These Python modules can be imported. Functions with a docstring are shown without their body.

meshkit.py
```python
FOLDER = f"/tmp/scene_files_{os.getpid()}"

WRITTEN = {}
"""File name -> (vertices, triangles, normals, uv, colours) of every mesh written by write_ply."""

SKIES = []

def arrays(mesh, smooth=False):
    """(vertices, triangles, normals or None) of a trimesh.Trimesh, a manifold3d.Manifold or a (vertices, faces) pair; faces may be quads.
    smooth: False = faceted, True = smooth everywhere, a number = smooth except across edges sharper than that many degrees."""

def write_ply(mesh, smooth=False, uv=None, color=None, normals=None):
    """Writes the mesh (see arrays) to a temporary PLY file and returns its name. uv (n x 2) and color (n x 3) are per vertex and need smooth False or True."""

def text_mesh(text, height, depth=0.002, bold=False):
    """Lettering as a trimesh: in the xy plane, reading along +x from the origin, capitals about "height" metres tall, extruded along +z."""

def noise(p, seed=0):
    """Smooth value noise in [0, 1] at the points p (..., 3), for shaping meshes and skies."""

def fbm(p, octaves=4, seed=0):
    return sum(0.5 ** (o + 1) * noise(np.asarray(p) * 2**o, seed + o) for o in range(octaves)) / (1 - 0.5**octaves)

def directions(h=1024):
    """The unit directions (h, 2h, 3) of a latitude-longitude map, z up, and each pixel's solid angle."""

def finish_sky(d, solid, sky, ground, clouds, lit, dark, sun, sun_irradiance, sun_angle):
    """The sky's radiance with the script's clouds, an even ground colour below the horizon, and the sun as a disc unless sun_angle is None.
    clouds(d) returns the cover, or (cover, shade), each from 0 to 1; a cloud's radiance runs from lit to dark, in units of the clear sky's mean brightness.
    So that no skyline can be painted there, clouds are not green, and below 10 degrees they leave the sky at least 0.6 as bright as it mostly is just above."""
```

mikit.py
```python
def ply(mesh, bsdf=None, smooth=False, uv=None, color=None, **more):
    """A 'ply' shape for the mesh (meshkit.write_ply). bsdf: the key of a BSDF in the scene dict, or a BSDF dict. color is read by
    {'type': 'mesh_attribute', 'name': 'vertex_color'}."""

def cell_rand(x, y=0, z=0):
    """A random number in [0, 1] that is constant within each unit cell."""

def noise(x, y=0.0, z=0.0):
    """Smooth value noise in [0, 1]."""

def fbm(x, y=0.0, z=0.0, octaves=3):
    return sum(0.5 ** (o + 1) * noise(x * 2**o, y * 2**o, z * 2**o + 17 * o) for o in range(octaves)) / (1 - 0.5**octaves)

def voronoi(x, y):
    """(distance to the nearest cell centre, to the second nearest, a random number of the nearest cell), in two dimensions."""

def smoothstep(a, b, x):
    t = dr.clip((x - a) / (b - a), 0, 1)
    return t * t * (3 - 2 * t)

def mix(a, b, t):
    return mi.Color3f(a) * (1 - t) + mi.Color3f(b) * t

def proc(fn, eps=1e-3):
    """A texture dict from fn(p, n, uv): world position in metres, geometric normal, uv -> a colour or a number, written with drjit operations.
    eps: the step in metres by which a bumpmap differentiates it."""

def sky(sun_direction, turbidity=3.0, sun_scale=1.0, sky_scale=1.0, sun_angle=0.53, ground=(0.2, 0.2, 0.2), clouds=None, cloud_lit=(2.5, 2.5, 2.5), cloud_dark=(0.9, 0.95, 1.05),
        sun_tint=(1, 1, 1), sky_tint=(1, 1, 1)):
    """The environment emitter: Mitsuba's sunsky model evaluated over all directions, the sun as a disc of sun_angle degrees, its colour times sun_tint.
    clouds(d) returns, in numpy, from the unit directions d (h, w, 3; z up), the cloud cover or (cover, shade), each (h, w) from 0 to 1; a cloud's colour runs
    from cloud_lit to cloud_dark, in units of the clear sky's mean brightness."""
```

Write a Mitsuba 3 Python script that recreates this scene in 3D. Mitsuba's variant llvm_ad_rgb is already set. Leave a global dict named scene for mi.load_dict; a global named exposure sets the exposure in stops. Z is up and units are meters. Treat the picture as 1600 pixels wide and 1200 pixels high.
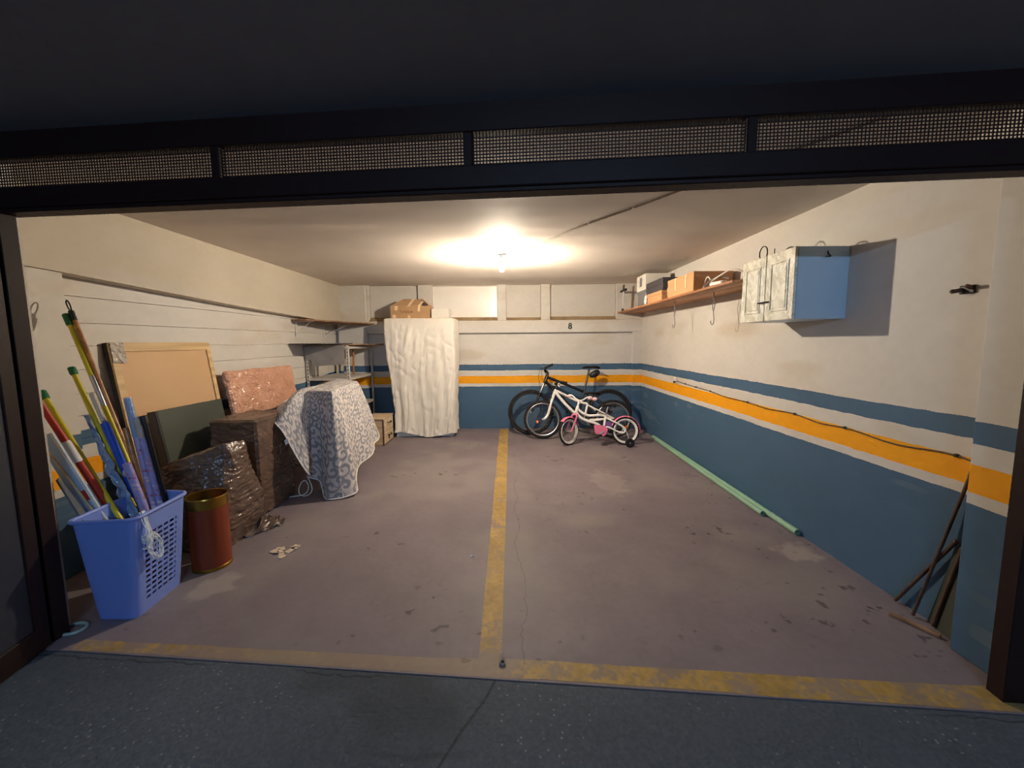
import math, random
import numpy as np
import trimesh
import mitsuba as mi
import drjit as dr
import mikit
import meshkit
from mikit import noise as pnoise, fbm as pfbm, smoothstep as sst, mix as cmix, proc

# ------------------------------------------------------------------ camera, lamps, exposure
scene, labels = {}, {}
T4 = mi.ScalarTransform4f
exposure = -0.06

F_PX, PITCH, YAW, ROLL, EYE = 630.0, 0.1036, 0.002, 0.0085, np.array([0.0, 0.0, 1.5])
def camera_axes():
    cy, sy, cp, sp, cr, sr = math.cos(YAW), math.sin(YAW), math.cos(PITCH), math.sin(PITCH), math.cos(ROLL), math.sin(ROLL)
    f, r, d = np.array([sy, cy, 0]), np.array([cy, -sy, 0]), np.array([0, 0, -1.0])
    f2, d2 = f * cp + d * sp, d * cp - f * sp
    return r * cr + d2 * sr, d2 * cr - r * sr, f2
_r, _d, _f = camera_axes()
scene['camera'] = {'type': 'perspective', 'fov': 2 * math.degrees(math.atan(800 / F_PX)), 'fov_axis': 'x', 'near_clip': 0.02, 'far_clip': 100.0,
                   'to_world': T4().look_at(origin=EYE.tolist(), target=(EYE + _f).tolist(), up=(-_d).tolist())}
BULB_RADIANCE = [6500.0, 5500.0, 4200.0]          # the bare bulb on the ceiling
TUBE_RADIANCE = [16.0, 25.0, 37.0]                  # the cool fluorescent tube in the aisle behind the camera

# ------------------------------------------------------------------ helpers
def lin(*c):
    c = [x / 255.0 for x in c]
    return [x / 12.92 if x <= 0.04045 else ((x + 0.055) / 1.055) ** 2.4 for x in c]

def mat(name, color, rough=0.6, metallic=0.0, spec=0.4, two=True, bump=None, **kw):
    b = {'type': 'principled', 'base_color': color if isinstance(color, dict) else {'type': 'rgb', 'value': list(color)}, 'roughness': rough, 'metallic': metallic, 'specular': spec, **kw}
    if bump is not None:
        b = {'type': 'bumpmap', 'texture': proc(bump[0], eps=bump[2] if len(bump) > 2 else 2e-3), 'scale': bump[1], 'bsdf': b}
    scene[name] = {'type': 'twosided', 'bsdf': b} if two else b
    return name

def numbered(key):
    if key not in scene and key not in labels:
        return key
    n = 1
    while f'{key}_{n:03d}' in scene or f'{key}_{n:03d}' in labels:
        n += 1
    return f'{key}_{n:03d}'

def obj(name, mesh, m, parent=None, smooth=35, **kw):
    key = numbered((parent + '__' if parent else '') + name)
    scene[key] = mikit.ply(mesh, m, smooth=smooth, **kw)
    return key

def thing(name, label, cat, group=None):
    key = numbered(name)
    labels[key] = {'label': label, 'category': cat}
    if group:
        labels[key]['group'] = group
    return key

def tag(key, label, cat, group=None, kind=None):
    labels[key] = {'label': label, 'category': cat}
    if group: labels[key]['group'] = group
    if kind: labels[key]['kind'] = kind
    return key

def struct(name, mesh, m, smooth=False, label=None, **kw):
    key = obj(name, mesh, m, None, smooth, **kw)
    labels[key] = {'kind': 'structure'}
    if label: labels[key]['label'] = label
    return key

def cat(ms):
    return trimesh.util.concatenate([m for m in ms if m is not None])

def box(x0, x1, y0, y1, z0, z1, bevel=0.0, sub=0):
    b = min(bevel, 0.45 * min(abs(x1 - x0), abs(y1 - y0), abs(z1 - z0)))
    if b <= 0:
        m = trimesh.creation.box(bounds=[[x0, y0, z0], [x1, y1, z1]])
    else:
        pts = []
        for cx, sx in ((x0, 1), (x1, -1)):
            for cy, sy in ((y0, 1), (y1, -1)):
                for cz, sz in ((z0, 1), (z1, -1)):
                    pts += [(cx + sx * b, cy + sy * b, cz), (cx + sx * b, cy, cz + sz * b), (cx, cy + sy * b, cz + sz * b)]
        m = trimesh.convex.convex_hull(np.array(pts))
    for _ in range(sub):
        m = m.subdivide()
    return m

def xf(m, mtx):
    m = m.copy(); m.apply_transform(mtx); return m
def rot(deg, ax=(0, 0, 1), at=None):
    return trimesh.transformations.rotation_matrix(math.radians(deg), ax, at)
def move(x, y, z):
    return trimesh.transformations.translation_matrix([x, y, z])

def tube(points, r, sides=8, closed=False, caps=True):
    p = np.asarray(points, float)
    n = len(p)
    r = np.broadcast_to(np.asarray(r, float), (n,))
    if closed:
        t = np.roll(p, -1, 0) - np.roll(p, 1, 0)
    else:
        t = np.gradient(p, axis=0)
    t /= np.linalg.norm(t, axis=1, keepdims=True) + 1e-12
    a = np.cross(t[0], [0, 0, 1.0] if abs(t[0][2]) < 0.9 else [1.0, 0, 0]); a /= np.linalg.norm(a)
    A = []
    for k in range(n):
        a = a - t[k] * (a @ t[k]); a /= np.linalg.norm(a) + 1e-12
        A.append(a)
    A = np.array(A); B = np.cross(t, A)
    ang = np.arange(sides) * 2 * np.pi / sides
    v = (p[:, None] + r[:, None, None] * (np.cos(ang)[None, :, None] * A[:, None] + np.sin(ang)[None, :, None] * B[:, None])).reshape(-1, 3)
    f = []
    for i in range(n if closed else n - 1):
        i2 = (i + 1) % n
        for j in range(sides):
            j2 = (j + 1) % sides
            q = (i * sides + j, i * sides + j2, i2 * sides + j2, i2 * sides + j)
            f += [(q[0], q[1], q[2]), (q[0], q[2], q[3])]
    if caps and not closed:
        v = np.vstack([v, p[0], p[-1]])
        for j in range(sides):
            j2 = (j + 1) % sides
            f += [(n * sides, j2, j), (n * sides + 1, (n - 1) * sides + j, (n - 1) * sides + j2)]
    return trimesh.Trimesh(v, np.array(f), process=False)

def rod(a, b, r, sides=10):
    a, b = np.asarray(a, float), np.asarray(b, float)
    d = b - a; L = np.linalg.norm(d); e = min(0.3 * (r if np.isscalar(r) else min(r)), L / 4)
    r0, r1 = (r, r) if np.isscalar(r) else r
    u = d / L
    return tube([a, a + u * e * 0.05, a + u * e, b - u * e, b - u * e * 0.05, b], [r0 * 0.7, r0 * 0.8, r0, r1, r1 * 0.8, r1 * 0.7], sides)

def spline(pts, n=24):
    from scipy.interpolate import CubicSpline
    p = np.asarray(pts, float)
    d = np.r_[0, np.cumsum(np.linalg.norm(np.diff(p, axis=0), axis=1))]
    return CubicSpline(d, p)(np.linspace(0, d[-1], n))

def lathe(profile, at=(0, 0, 0), n=28):
    m = trimesh.creation.revolve(np.array(profile, float), sections=n)
    m.apply_translation(at)
    return m

def grid(P):
    """Mesh from an (n, m, 3) array of points."""
    n, m = P.shape[:2]
    i, j = np.meshgrid(np.arange(n - 1), np.arange(m - 1), indexing='ij')
    a = (i * m + j).ravel()
    q = np.stack([a, a + 1, a + m + 1, a + m], 1)
    return trimesh.Trimesh(P.reshape(-1, 3), np.vstack([q[:, [0, 1, 2]], q[:, [0, 2, 3]]]), process=False)

def prism(poly, axis, a, b):
    """Extrudes a polygon given in the plane of the two other axes along axis from a to b."""
    from shapely.geometry import Polygon
    m = trimesh.creation.extrude_polygon(Polygon(poly), b - a, engine='earcut')
    v = m.vertices.copy()
    if axis == 'y': v = np.c_[v[:, 0], v[:, 2] + a, v[:, 1]]
    elif axis == 'x': v = np.c_[v[:, 2] + a, v[:, 0], v[:, 1]]
    else: v = np.c_[v[:, 0], v[:, 1], v[:, 2] + a]
    m = trimesh.Trimesh(v, m.faces, process=False)
    m.fix_normals()
    return m

def crumple(m, amp, freq, seed=0, oct=3):
    v, n = m.vertices, m.vertex_normals
    d = meshkit.fbm(v * freq, oct, seed) - 0.5
    return trimesh.Trimesh(v + n * (d * 2 * amp)[:, None], m.faces, process=False)

def slabquad(P00, P10, P11, P01, th, nrm=None):
    """A flat board from four corners with thickness th against its normal."""
    P = np.array([P00, P10, P11, P01], float)
    n = np.cross(P[1] - P[0], P[3] - P[0]); n /= np.linalg.norm(n)
    if nrm is not None and n @ np.asarray(nrm) < 0: n = -n
    return trimesh.convex.convex_hull(np.vstack([P, P - n * th]))

# ------------------------------------------------------------------ materials
WHITE = lin(196, 191, 184)
BLUE = lin(62, 90, 116)
ORANGE = lin(232, 156, 14)

def wall_color(p, n, uv):
    x, y, z = p.x, p.y, p.z
    low = dr.select(x < -2.84, 0.20 - 0.0095 * dr.maximum(y - 2.8, 0) - 0.075 * sst(5.6, 6.9, y), 0.0)
    zz = z + low + 0.007 * (pnoise(x * 3 + y * 3, z * 2) - 0.5) + 0.006 * (pnoise(x * 17 + y * 17, z * 5) - 0.5)
    grime = pfbm(x * 2.3, y * 2.3, z * 2.3)
    fine = pfbm(x * 21 + 5, y * 21, z * 21)
    white = mi.Color3f(WHITE) * (0.87 + 0.12 * grime + 0.08 * fine)
    stain = sst(0.60, 0.80, pfbm(x * 1.3 + 9, y * 1.3, z * 3.1))
    white = white * cmix([1, 1, 1], [0.88, 0.82, 0.72], stain * 0.7)
    blue = mi.Color3f(BLUE) * (0.86 + 0.2 * pfbm(x * 3 + 4, y * 3, z * 3) + 0.12 * fine)
    scuff = sst(0.66, 0.74, pnoise(x * 5 + y * 5, z * 22)) * sst(0.6, 0.8, pnoise(x * 1.1 + y * 1.1, z * 3))
    blue = cmix(blue, lin(120, 132, 140), scuff * 0.25)
    oran = mi.Color3f(ORANGE) * (0.9 + 0.12 * fine)
    c = blue
    c = dr.select(zz > 0.738, white, c)
    c = dr.select(zz > 0.792, oran, c)
    c = dr.select(zz > 0.921, white, c)
    c = dr.select(zz > 1.016, blue, c)
    c = dr.select(zz > 1.119, white, c)
    return c

def wall_bump(p, n, uv):
    return pfbm(p.x * 16, p.y * 16, p.z * 16) * 0.7 + 0.3 * pfbm(p.x * 70, p.y * 70, p.z * 70)

mat('m_wall', proc(wall_color), 0.62, spec=0.3, bump=(wall_bump, 0.004))
mat('m_plaster', proc(lambda p, n, uv: mi.Color3f(WHITE) * (0.84 + 0.16 * pfbm(p.x * 2, p.y * 2, p.z * 2) + 0.06 * pfbm(p.x * 25, p.y * 25, p.z * 25))), 0.7, spec=0.25, bump=(wall_bump, 0.003))
mat('m_ceiling', proc(lambda p, n, uv: mi.Color3f(lin(198, 189, 180)) * (0.82 + 0.22 * pfbm(p.x * 1.1, p.y * 1.6, 3.0))), 0.75, spec=0.2)
mat('m_concrete', proc(lambda p, n, uv: mi.Color3f(lin(118, 120, 124)) * (0.8 + 0.3 * pfbm(p.x * 1.5, p.y * 1.5, p.z * 1.5) + 0.1 * pfbm(p.x * 20, p.y * 20, p.z * 20))), 0.85, spec=0.15)
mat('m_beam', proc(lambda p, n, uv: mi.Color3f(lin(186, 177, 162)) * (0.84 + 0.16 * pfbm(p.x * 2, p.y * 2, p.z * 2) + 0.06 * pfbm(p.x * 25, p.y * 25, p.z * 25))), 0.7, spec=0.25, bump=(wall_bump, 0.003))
mat('m_board_white', proc(lambda p, n, uv: mi.Color3f(lin(224, 220, 214)) * (0.93 + 0.08 * pfbm(p.x * 3, p.y * 3, p.z * 6))), 0.28, spec=0.5)
mat('m_sill', proc(lambda p, n, uv: cmix(lin(128, 108, 84), lin(164, 144, 116), pfbm(p.x * 9, p.y * 9, p.z * 9))), 0.9, spec=0.1)

def crack(p, x0, amp, freq, width, seed):
    return 1.0 - sst(0.0, width, dr.abs(p.x - x0 - amp * (pfbm(p.y * freq + seed, 3.7, seed) - 0.5)))

def floor_base(p):
    big = pfbm(p.x * 0.9 + 3, p.y * 0.9)
    mid = pfbm(p.x * 4.1, p.y * 4.1 + 7)
    fine = pfbm(p.x * 38, p.y * 38)
    c = cmix(lin(102, 92, 98), lin(123, 112, 116), big)
    c = c * (0.83 + 0.22 * mid + 0.14 * fine)
    dust = sst(0.52, 0.78, pfbm(p.x * 1.7 + 11, p.y * 1.7 + 2))
    c = cmix(c, lin(130, 124, 118), dust * 0.4)
    dark = sst(0.72, 0.82, pfbm(p.x * 17 + 3, p.y * 17)) * sst(0.55, 0.75, pnoise(p.x * 2.0, p.y * 2.0 + 5))
    c = c * (1 - 0.5 * dark)
    def blot(x, y, rx, ry):
        return 1 - sst(0.55, 1.0, dr.sqrt(dr.square((p.x - x) / rx) + dr.square((p.y - y) / ry)) + 0.9 * (pfbm(p.x * 14, p.y * 14, 2.0) - 0.5))
    pale = dr.maximum(blot(-1.86, 2.38, 0.14, 0.17), dr.maximum(blot(2.02, 2.72, 0.16, 0.16), blot(1.05, 4.2, 0.22, 0.45) * 0.45))
    c = cmix(c, lin(168, 158, 148), pale * 0.38)
    w = crack(p, 0.03 + 0.03 * pnoise(p.y * 9, 1.0) + 0.015 * pnoise(p.y * 31, 4.0), 0.16, 1.3, 0.0035, 2.0)
    return c * (1 - 0.6 * w * sst(0.25, 0.5, pnoise(p.y * 3.0, 8.0) + 0.2))

mat('m_floor', proc(lambda p, n, uv: floor_base(p)), 0.6, spec=0.3, bump=(lambda p, n, uv: pfbm(p.x * 22, p.y * 22), 0.003))

def line_color(p, n, uv):
    wear = pfbm(p.x * 10 + 2, p.y * 10 + 8) * 0.55 + 0.45 * pfbm(p.x * 55, p.y * 55)
    edge = sst(1.95, 1.75, p.y) * sst(0.35, -0.25, p.x)              # the threshold strip is worn bare on its left half
    edge = dr.maximum(edge, 0.45 * sst(2.3, 1.8, p.y) * sst(0.3, 0.0, p.x))
    worn = sst(0.42, 0.72, wear + 0.36 * edge + 0.07 * sst(1.85, 1.75, p.y) - 0.04)
    paint = cmix(lin(146, 120, 68), lin(176, 142, 76), pfbm(p.x * 7, p.y * 7)) * (0.7 + 0.45 * pfbm(p.x * 40, p.y * 40))
    return cmix(paint, floor_base(p) * mi.Color3f(1.2, 1.16, 0.95), worn * 0.82)
mat('m_line', proc(line_color), 0.6, spec=0.3)

def asphalt_color(p, n, uv):
    fine = pfbm(p.x * 90, p.y * 90)
    c = cmix(lin(64, 72, 82), lin(86, 94, 104), pfbm(p.x * 1.4, p.y * 1.4 + 4)) * (0.72 + 0.4 * fine)
    d1, d2, rc = mikit.voronoi(p.x * 42, p.y * 42)
    grit = (1 - sst(0.10, 0.26, d1)) * sst(0.80, 0.9, rc) * sst(0.35, 0.6, pnoise(p.x * 5, p.y * 5))
    c = cmix(c, lin(160, 162, 166), grit * 0.35)
    stain = sst(0.55, 0.75, pfbm(p.x * 2.3 + 20, p.y * 2.3))
    c = c * (1 - 0.28 * stain)
    w = crack(p, -0.03, 0.10, 2.0, 0.010, 5.0)
    w2 = 1.0 - sst(0.0, 0.012, dr.abs(p.x + 0.1 + (1.65 - p.y) * 0.42 - 0.09 * (pfbm(p.y * 5, 1.5) - 0.5)))
    w2 = w2 * sst(0.1, 0.5, pnoise(p.x * 30, p.y * 30) + 0.25)
    ey = 1.652 - 0.0919 * p.x - 0.016 - 0.03 * (pfbm(p.x * 5, 2.2) - 0.35) - 0.012 * pnoise(p.x * 40, 3.0)
    w3 = (1.0 - sst(0.0, 0.007, dr.abs(p.y - ey))) * sst(0.3, 0.5, pnoise(p.x * 2.5, 6.0))
    w4 = (1.0 - sst(0.0, 0.02, dr.abs(p.y - 1.36 - 0.10 * (pfbm(p.x * 4, 7.0) - 0.5)))) * sst(-0.1, -0.25, p.x) * sst(-0.6, -0.45, p.x)
    return c * (1 - 0.55 * dr.maximum(w4 * 0.35, dr.maximum(w3, w2)))
mat('m_asphalt', proc(asphalt_color), 0.75, spec=0.25, bump=(lambda p, n, uv: pfbm(p.x * 110, p.y * 110), 0.004))

def wood_fn(c0, c1, ax=1, f=1.0):
    def fn(p, n, uv):
        a, b = (p.y, p.x) if ax == 1 else (p.x, p.y)
        g = pfbm(a * 1.5 * f, b * 26 * f, p.z * 26 * f)
        return cmix(c0, c1, sst(0.25, 0.75, g)) * (0.88 + 0.2 * pnoise(a * 4, b * 120, p.z * 120))
    return fn
mat('m_shelf_wood', proc(wood_fn(lin(150, 100, 66), lin(188, 134, 92))), 0.55)
mat('m_old_wood', proc(wood_fn(lin(104, 78, 58), lin(146, 112, 84))), 0.65)
mat('m_pale_wood', proc(wood_fn(lin(178, 148, 104), lin(206, 176, 128))), 0.5, clearcoat=0.4)
mat('m_card', proc(lambda p, n, uv: mi.Color3f(lin(170, 136, 102)) * (0.88 + 0.16 * pfbm(p.x * 5, p.y * 5, p.z * 5) + 0.06 * pnoise(p.x * 3, p.y * 3, p.z * 240))), 0.75, spec=0.2)
mat('m_card_orange', proc(lambda p, n, uv: mi.Color3f(lin(194, 146, 106)) * (0.9 + 0.14 * pfbm(p.x * 5, p.y * 5, p.z * 5))), 0.7, spec=0.2)
mat('m_tape', lin(214, 186, 156), 0.3)
mat('m_print', lin(136, 100, 66), 0.8)
mat('m_black', lin(24, 24, 26), 0.5)
mat('m_black_gloss', lin(16, 16, 18), 0.25)
mat('m_rubber', lin(30, 30, 32), 0.8, spec=0.2)
mat('m_dark_grey', lin(62, 60, 64), 0.6)
mat('m_mid_grey', lin(112, 112, 114), 0.5)
mat('m_white_plastic', lin(226, 224, 220), 0.4)
mat('m_white_paint', lin(236, 232, 224), 0.28)
mat('m_offwhite', lin(206, 202, 194), 0.5)
mat('m_pink', lin(226, 120, 150), 0.4)
mat('m_pale_pink', lin(232, 190, 192), 0.45)
mat('m_purple', lin(112, 84, 140), 0.5)
mat('m_steel', lin(176, 176, 180), 0.32, metallic=0.9)
mat('m_blade', lin(226, 226, 224), 0.3, metallic=0.25)
mat('m_zinc', proc(lambda p, n, uv: cmix(lin(120, 116, 116), lin(156, 152, 150), pfbm(p.x * 7, p.y * 7, p.z * 7))), 0.45, metallic=0.25)
mat('m_shelf_metal', lin(186, 180, 172), 0.42, metallic=0.15)
mat('m_frame_brown', proc(lambda p, n, uv: mi.Color3f(lin(30, 15, 14)) * (0.8 + 0.4 * pfbm(p.x * 6, p.y * 6, p.z * 6))), 0.55, spec=0.2)
mat('m_leaf', proc(lambda p, n, uv: mi.Color3f(lin(32, 36, 46)) * (0.85 + 0.3 * pfbm(p.x * 3, p.y * 3, p.z * 3))), 0.55)
mat('m_basket', lin(112, 134, 204), 0.42, spec=0.5)
mat('m_bin', proc(lambda p, n, uv: mi.Color3f(lin(112, 46, 24)) * (0.8 + 0.4 * pnoise(p.x * 40, p.y * 40, p.z * 3))), 0.35)
mat('m_brass', lin(150, 116, 48), 0.3, metallic=0.9)
mat('m_yellow', lin(190, 178, 40), 0.4)
mat('m_green_cap', lin(22, 92, 58), 0.5)
mat('m_broom_wood', proc(wood_fn(lin(138, 92, 50), lin(170, 118, 66), 0)), 0.35, clearcoat=0.6)
mat('m_red', lin(158, 40, 26), 0.5)
mat('m_slat', lin(150, 170, 196), 0.45)
mat('m_blue_tube', lin(26, 74, 178), 0.3)
mat('m_clear_wrap', lin(168, 160, 148), 0.12, spec=0.8, clearcoat=1.0, bump=(lambda p, n, uv: pfbm(p.x * 60, p.y * 60, p.z * 24), 0.010))
mat('m_blue_wrap', lin(116, 142, 176), 0.18, spec=0.7, clearcoat=0.8, bump=(lambda p, n, uv: pfbm(p.x * 50, p.y * 50, p.z * 20), 0.010))
def floral(p, n, uv):
    d1, d2, r = mikit.voronoi(p.z * 34 + p.x * 8, (p.x - p.y) * 44)
    base = cmix(lin(116, 128, 190), lin(168, 150, 186), pfbm(p.z * 9, p.x * 12))
    return cmix(base, cmix(lin(214, 196, 206), lin(150, 70, 110), r), 1.0 - sst(0.16, 0.36, d1))
mat('m_floral', proc(floral), 0.22, spec=0.6, clearcoat=0.8)
mat('m_rope', lin(214, 218, 222), 0.7)
mat('m_grey_plate', lin(86, 88, 92), 0.5)
mat('m_tan_board', proc(lambda p, n, uv: mi.Color3f(lin(196, 160, 120)) * (0.92 + 0.1 * pfbm(p.x * 3, p.y * 3, p.z * 3))), 0.5, spec=0.3)
mat('m_dark_panel', proc(lambda p, n, uv: mi.Color3f(lin(58, 64, 56)) * (0.85 + 0.3 * pfbm(p.x * 4, p.y * 4, p.z * 4))), 0.5)
mat('m_panel_side', lin(78, 74, 66), 0.6)
def crinkle(p, n, uv):
    a = pfbm(p.x * 13, p.y * 13, p.z * 13)
    return dr.abs(a - 0.5) + 0.5 * dr.abs(pfbm(p.x * 34 + 3, p.y * 34, p.z * 34) - 0.5)
mat('m_brown_wrap', proc(lambda p, n, uv: mi.Color3f(lin(88, 70, 60)) * (0.75 + 0.4 * pfbm(p.x * 5, p.y * 5, p.z * 5))), 0.26, spec=0.55, clearcoat=0.5, bump=(crinkle, 0.02, 3e-3))
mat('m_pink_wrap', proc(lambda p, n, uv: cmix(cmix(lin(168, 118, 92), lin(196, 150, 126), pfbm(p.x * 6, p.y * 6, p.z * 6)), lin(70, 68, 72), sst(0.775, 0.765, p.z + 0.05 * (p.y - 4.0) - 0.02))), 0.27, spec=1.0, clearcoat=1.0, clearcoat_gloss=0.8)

def damask(p, n, uv):
    def curls(u, v, cell, seed):
        gx, gy = dr.floor(u / cell), dr.floor(v / cell)
        cx = (gx + 0.5 + 0.25 * (mikit.cell_rand(gx, gy, seed) - 0.5)) * cell
        cy = (gy + 0.5 + 0.25 * (mikit.cell_rand(gx, gy, seed + 1) - 0.5)) * cell
        hand = dr.select(mikit.cell_rand(gx, gy, seed + 2) > 0.5, 1.0, -1.0)
        x, y = (u - cx) / cell, (v - cy) / cell
        r = dr.sqrt(x * x + y * y)
        th = dr.atan2(y, x) * hand
        return sst(-0.1, 0.35, dr.sin(th + r * 14.0 + 6.28 * mikit.cell_rand(gx, gy, seed + 3))) * (1 - sst(0.40, 0.5, r))
    u = uv.x + 0.012 * pnoise(uv.x * 30, uv.y * 30); v = uv.y + 0.012 * pnoise(uv.x * 30 + 7, uv.y * 30)
    t = dr.maximum(curls(u, v, 0.18, 3), curls(u + 0.09, v + 0.09, 0.18, 11))
    return cmix(lin(188, 181, 178), lin(122, 124, 132), t * 0.9) * (0.92 + 0.12 * pnoise(u * 300, v * 300))
mat('m_damask', proc(damask), 0.55, sheen=0.4, spec=0.3)
mat('m_hem', lin(208, 204, 200), 0.6)
mat('m_sheet', proc(lambda p, n, uv: mi.Color3f(lin(214, 208, 198)) * (0.92 + 0.1 * pfbm(p.x * 2, p.y * 2, p.z * 2))), 0.8, spec=0.1, sheen=0.2)
mat('m_drawer', proc(wood_fn(lin(172, 150, 120), lin(194, 172, 142), 0)), 0.5)
mat('m_drawer_edge', lin(78, 58, 44), 0.5)
def marble(p, n, uv):
    g = pfbm(p.y * 40, p.z * 30, 2.0)
    w = pfbm(p.y * 34 + 4 * g, p.z * 26 + 4 * g, 5.0, octaves=3)
    return cmix(lin(226, 226, 214), lin(178, 176, 160), sst(0.35, 0.68, w) * 0.75)
mat('m_marble', proc(marble), 0.2, spec=0.5, clearcoat=0.6)
mat('m_cab_side', proc(lambda p, n, uv: mi.Color3f(lin(168, 194, 214)) * (0.94 + 0.08 * pfbm(p.x * 6, p.y * 6, p.z * 6))), 0.35)
mat('m_groove', lin(150, 148, 138), 0.5)
mat('m_pipe', proc(lambda p, n, uv: mi.Color3f(lin(140, 178, 152)) * (0.86 + 0.2 * pfbm(p.x * 5, p.y * 5, p.z * 5))), 0.45)
mat('m_cable_brown', lin(58, 44, 36), 0.6)
mat('m_cable_grey', lin(120, 104, 88), 0.6)
mat('m_rust', proc(lambda p, n, uv: cmix(lin(40, 34, 32), lin(92, 62, 44), pfbm(p.x * 20, p.y * 20, p.z * 20))), 0.7)
mat('m_paper', lin(196, 176, 156), 0.8)
mat('m_reflector', lin(214, 110, 30), 0.25)
mat('m_ring', lin(150, 172, 166), 0.4)

# ------------------------------------------------------------------ the setting
XR, XL, YB, ZC = 2.222, -2.97, 6.942, 2.453
YU = 6.862                       # front of the thicker upper band and columns of the back wall
SL = -0.0919                     # the door line is turned a little against the back wall
def door_y(x): return 1.70 + SL * x

# floors: the painted bay and the asphalt aisle in front of it
def edge_y(x): return 1.652 + SL * x
struct('floor', prism([(-3.1, edge_y(-3.1)), (2.5, edge_y(2.5)), (2.5, 7.2), (-3.1, 7.2)], 'z', -0.10, 0.0), 'm_floor')
struct('floor_aisle', prism([(-7, -5.2), (7, -5.2), (7, edge_y(7) - 0.004), (-7, edge_y(-7) - 0.004)], 'z', -0.10, -0.004), 'm_asphalt')

def flat_strip(rows, z=0.0012):
    P = np.array(rows, float)
    return grid(np.dstack([P[:, :, 0], P[:, :, 1], np.full(P.shape[:2], z)]))
ys = np.linspace(1.766, 6.90, 40)
rng = np.random.default_rng(4)
def wob(n, a): return np.convolve(rng.normal(0, a, n + 4), np.ones(5) / 5, 'valid')
lx0 = np.interp(ys, [1.8, 6.9], [-0.166, -0.204]) + wob(40, .003)
lx1 = np.interp(ys, [1.8, 6.9], [-0.057, -0.058]) + wob(40, .003)
obj('painted_line', flat_strip(np.stack([np.c_[lx1, ys], np.c_[lx0, ys]])), 'm_line', 'floor', smooth=False)
labels['floor__painted_line'] = {'label': 'worn yellow line down the middle of the floor'}
xs = np.linspace(-2.2, 2.1, 60)
ylo = edge_y(xs) + 0.008 + wob(60, .006)
yhi = np.interp(xs, [-2.2, -1.5, -0.44, 0.03, 1.3, 2.1], [1.93, 1.872, 1.786, 1.771, 1.655, 1.59]) + wob(60, .004)
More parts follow.
